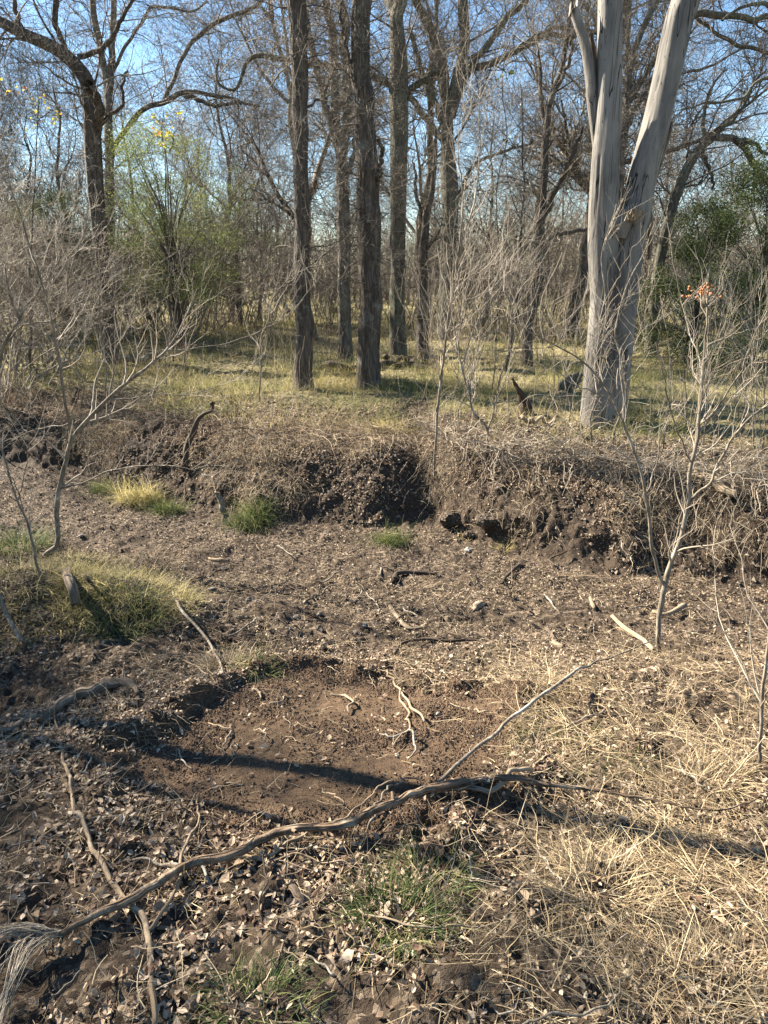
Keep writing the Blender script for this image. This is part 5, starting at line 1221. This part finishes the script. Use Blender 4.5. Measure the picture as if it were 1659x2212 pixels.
for j in range(34):
    Y = [19, 22, 26, 30, 36, 44][j % 6]*rb.uniform(.93, 1.07); px = -150+(j*0.6180339 % 1)*1960; k = int(rb.integers(0, 4))
    if (px > 1050 and rb.random() < .4) or (px > 1430 and rb.random() < .6): continue
    place(pt, k, px, Y, rb.uniform(.8, 1.25), rb.uniform(0, 6.28), f'{kt[k]} tree {wherex(px)}, {dist(Y)}', GT)
for j in range(54):
    Y = [20, 22, 25, 28, 32, 38][j % 6]*rb.uniform(.94, 1.08); px = -100+(j*0.6180339 % 1)*1860; k = int(rb.integers(0, 3))
    if Y < 12 and 560 < px < 900: Y += 4
    place(pb, k, px, Y, rb.uniform(.9, 2.0)*(1 if Y > 20 else .75), rb.uniform(0, 6.28), f'{["dense grey", "tall pale", "low grey"][k]} leafless shrub {wherex(px)}, {dist(Y)}', GB)
# extra thick brush at the left
for j in range(8):
    Y = [11, 12, 16, 17, 18, 19, 14, 20, 18][j]; px = [-80, 70, 20, 150, 290, 330, -160, 440, 90][j]; k = int(rb.integers(0, 3))
    place(pb, k, px, Y, rb.uniform(1.1, 1.8), rb.uniform(0, 6.28), f'{["dense grey", "tall pale", "low grey"][k]} leafless shrub around the bending oak', GB)
for px, Y, k, sc in [(-50, 9.8, 1, .95), (30, 13, 1, 1.2)]:
    place(pb, k, px, Y, sc, rb.uniform(0, 6.28), 'tall pale leafless shrub standing in front of the left oaks', GB)
# trees standing left of the view, whose shadows cross the foreground
ot = thing('leaning_tree', 'slim leaning tree just outside the left of the photo, shading the dug soil', 'tree', (-3.57, 3.29, float(H(-3.57, 3.29))))
r = np.random.default_rng(131)
P = spline([(0, 0, -.1), (.17, .18, 1.1), (.36, .37, 2.3), (.5, .55, 3.3), (.75, .8, 4.6), (.8, 1.2, 6)], 40, .01, r)[None]; Rr = np.linspace(.062, .03, 40)[None]
P0 = spline([P[0, 8], P[0, 8]+[.02, -.12, .5], P[0, 8]+[.2, -.15, 1.5], P[0, 8]+[.4, -.05, 2.6]], 40)[None]; Rq = np.linspace(.03, .012, 40)[None]
part('trunk', tubes(P, Rr, 12), M_bark, ot); part('limb', tubes(P0, Rq, 8), M_bark, ot)
P1, R1 = kids(P, Rr, 14, (.55, 1), (30, 70), (.7, 1.8), (.4, .6), 9, .18, .05, .3, r, .006)
P2, R2 = kids(P1, R1, 90, (.2, 1), (30, 70), (.3, .9), (.5, .7), 6, .2, .03, .3, r, .003)
part('crown', tubes(P1, R1, 5)+tubes(P2, R2, 3), M_twig, ot)
for (x_, y_, k_, sc_, rz_) in [(-6.3, 3.6, 1, .8, .3), (-8.2, 5.2, 3, .95, 2), (-7.6, 2.2, 3, .8, 4), (-9.5, 7.5, 1, .9, 1)]:
    dup(pt[k_], (x_, y_, float(H(x_, y_))-.03), rz_, (sc_,)*3, 'bare tree outside the left of the photo shading the foreground', GT)
for (x_, y_, k_, sc_, rz_) in [(-3.9, 2.9, 2, .9, .3), (-4.3, 1.7, 0, .8, 2)]:
    dup(pb[k_], (x_, y_, float(H(x_, y_))-.03), rz_, (sc_,)*3, 'leafless shrub outside the left of the photo shading the near litter', GB)
for o in pt+pb:
    for c in list(o.children): bpy.data.objects.remove(c)
    bpy.data.objects.remove(o)
# far wood that closes the view, one mass of stems and twigs
r = np.random.default_rng(120); n = 1500
x = r.uniform(-75, 75, n); y = r.uniform(42, 80, n); b = np.stack([x, y, 0*x-.1], -1)
d = np.stack([r.normal(0, .08, n), r.normal(0, .08, n), np.ones(n)], -1)
C = strands(b, d, r.uniform(2.5, 6.5, n), None, 8, .06, .02, r); R0 = r.uniform(.04, .14, n)[:, None]*np.linspace(1, .3, 8)
P1, R1 = kids(C, R0, 6000, (.15, 1), (25, 70), (.6, 2), (.35, .6), 5, .2, .06, .4, r, .018)
P2, R2 = kids(P1, R1, 14000, (.1, 1), (25, 75), (.4, 1.6), (.5, .8), 3, .25, .03, .5, r, .012)
link('far_woods', mesh_from('far_woods', tubes(C, R0, 5)+tubes(P1, R1, 3)+tubes(P2, R2, 3), M_twig), kind='stuff')

# labels: number look-alikes of one kind and place from the left
from collections import defaultdict
dd = defaultdict(list)
for o in bpy.data.objects:
    if o.parent is None and o.get('label'): dd[o['label']].append(o)
word = ['first', 'second', 'third', 'fourth', 'fifth', 'sixth', 'seventh', 'eighth', 'ninth', 'tenth', 'eleventh', 'twelfth', 'thirteenth', 'fourteenth', 'fifteenth', 'sixteenth']
for lab, os_ in dd.items():
    if len(os_) > 1 and os_[0].get('group') != 'stones in the gully':
        os_.sort(key=lambda o: o.location[0]/max(o.location[1], 1))
        for k, o in enumerate(os_): o['label'] = word[min(k, 15)]+' from left: '+lab.replace(' leafless', '')
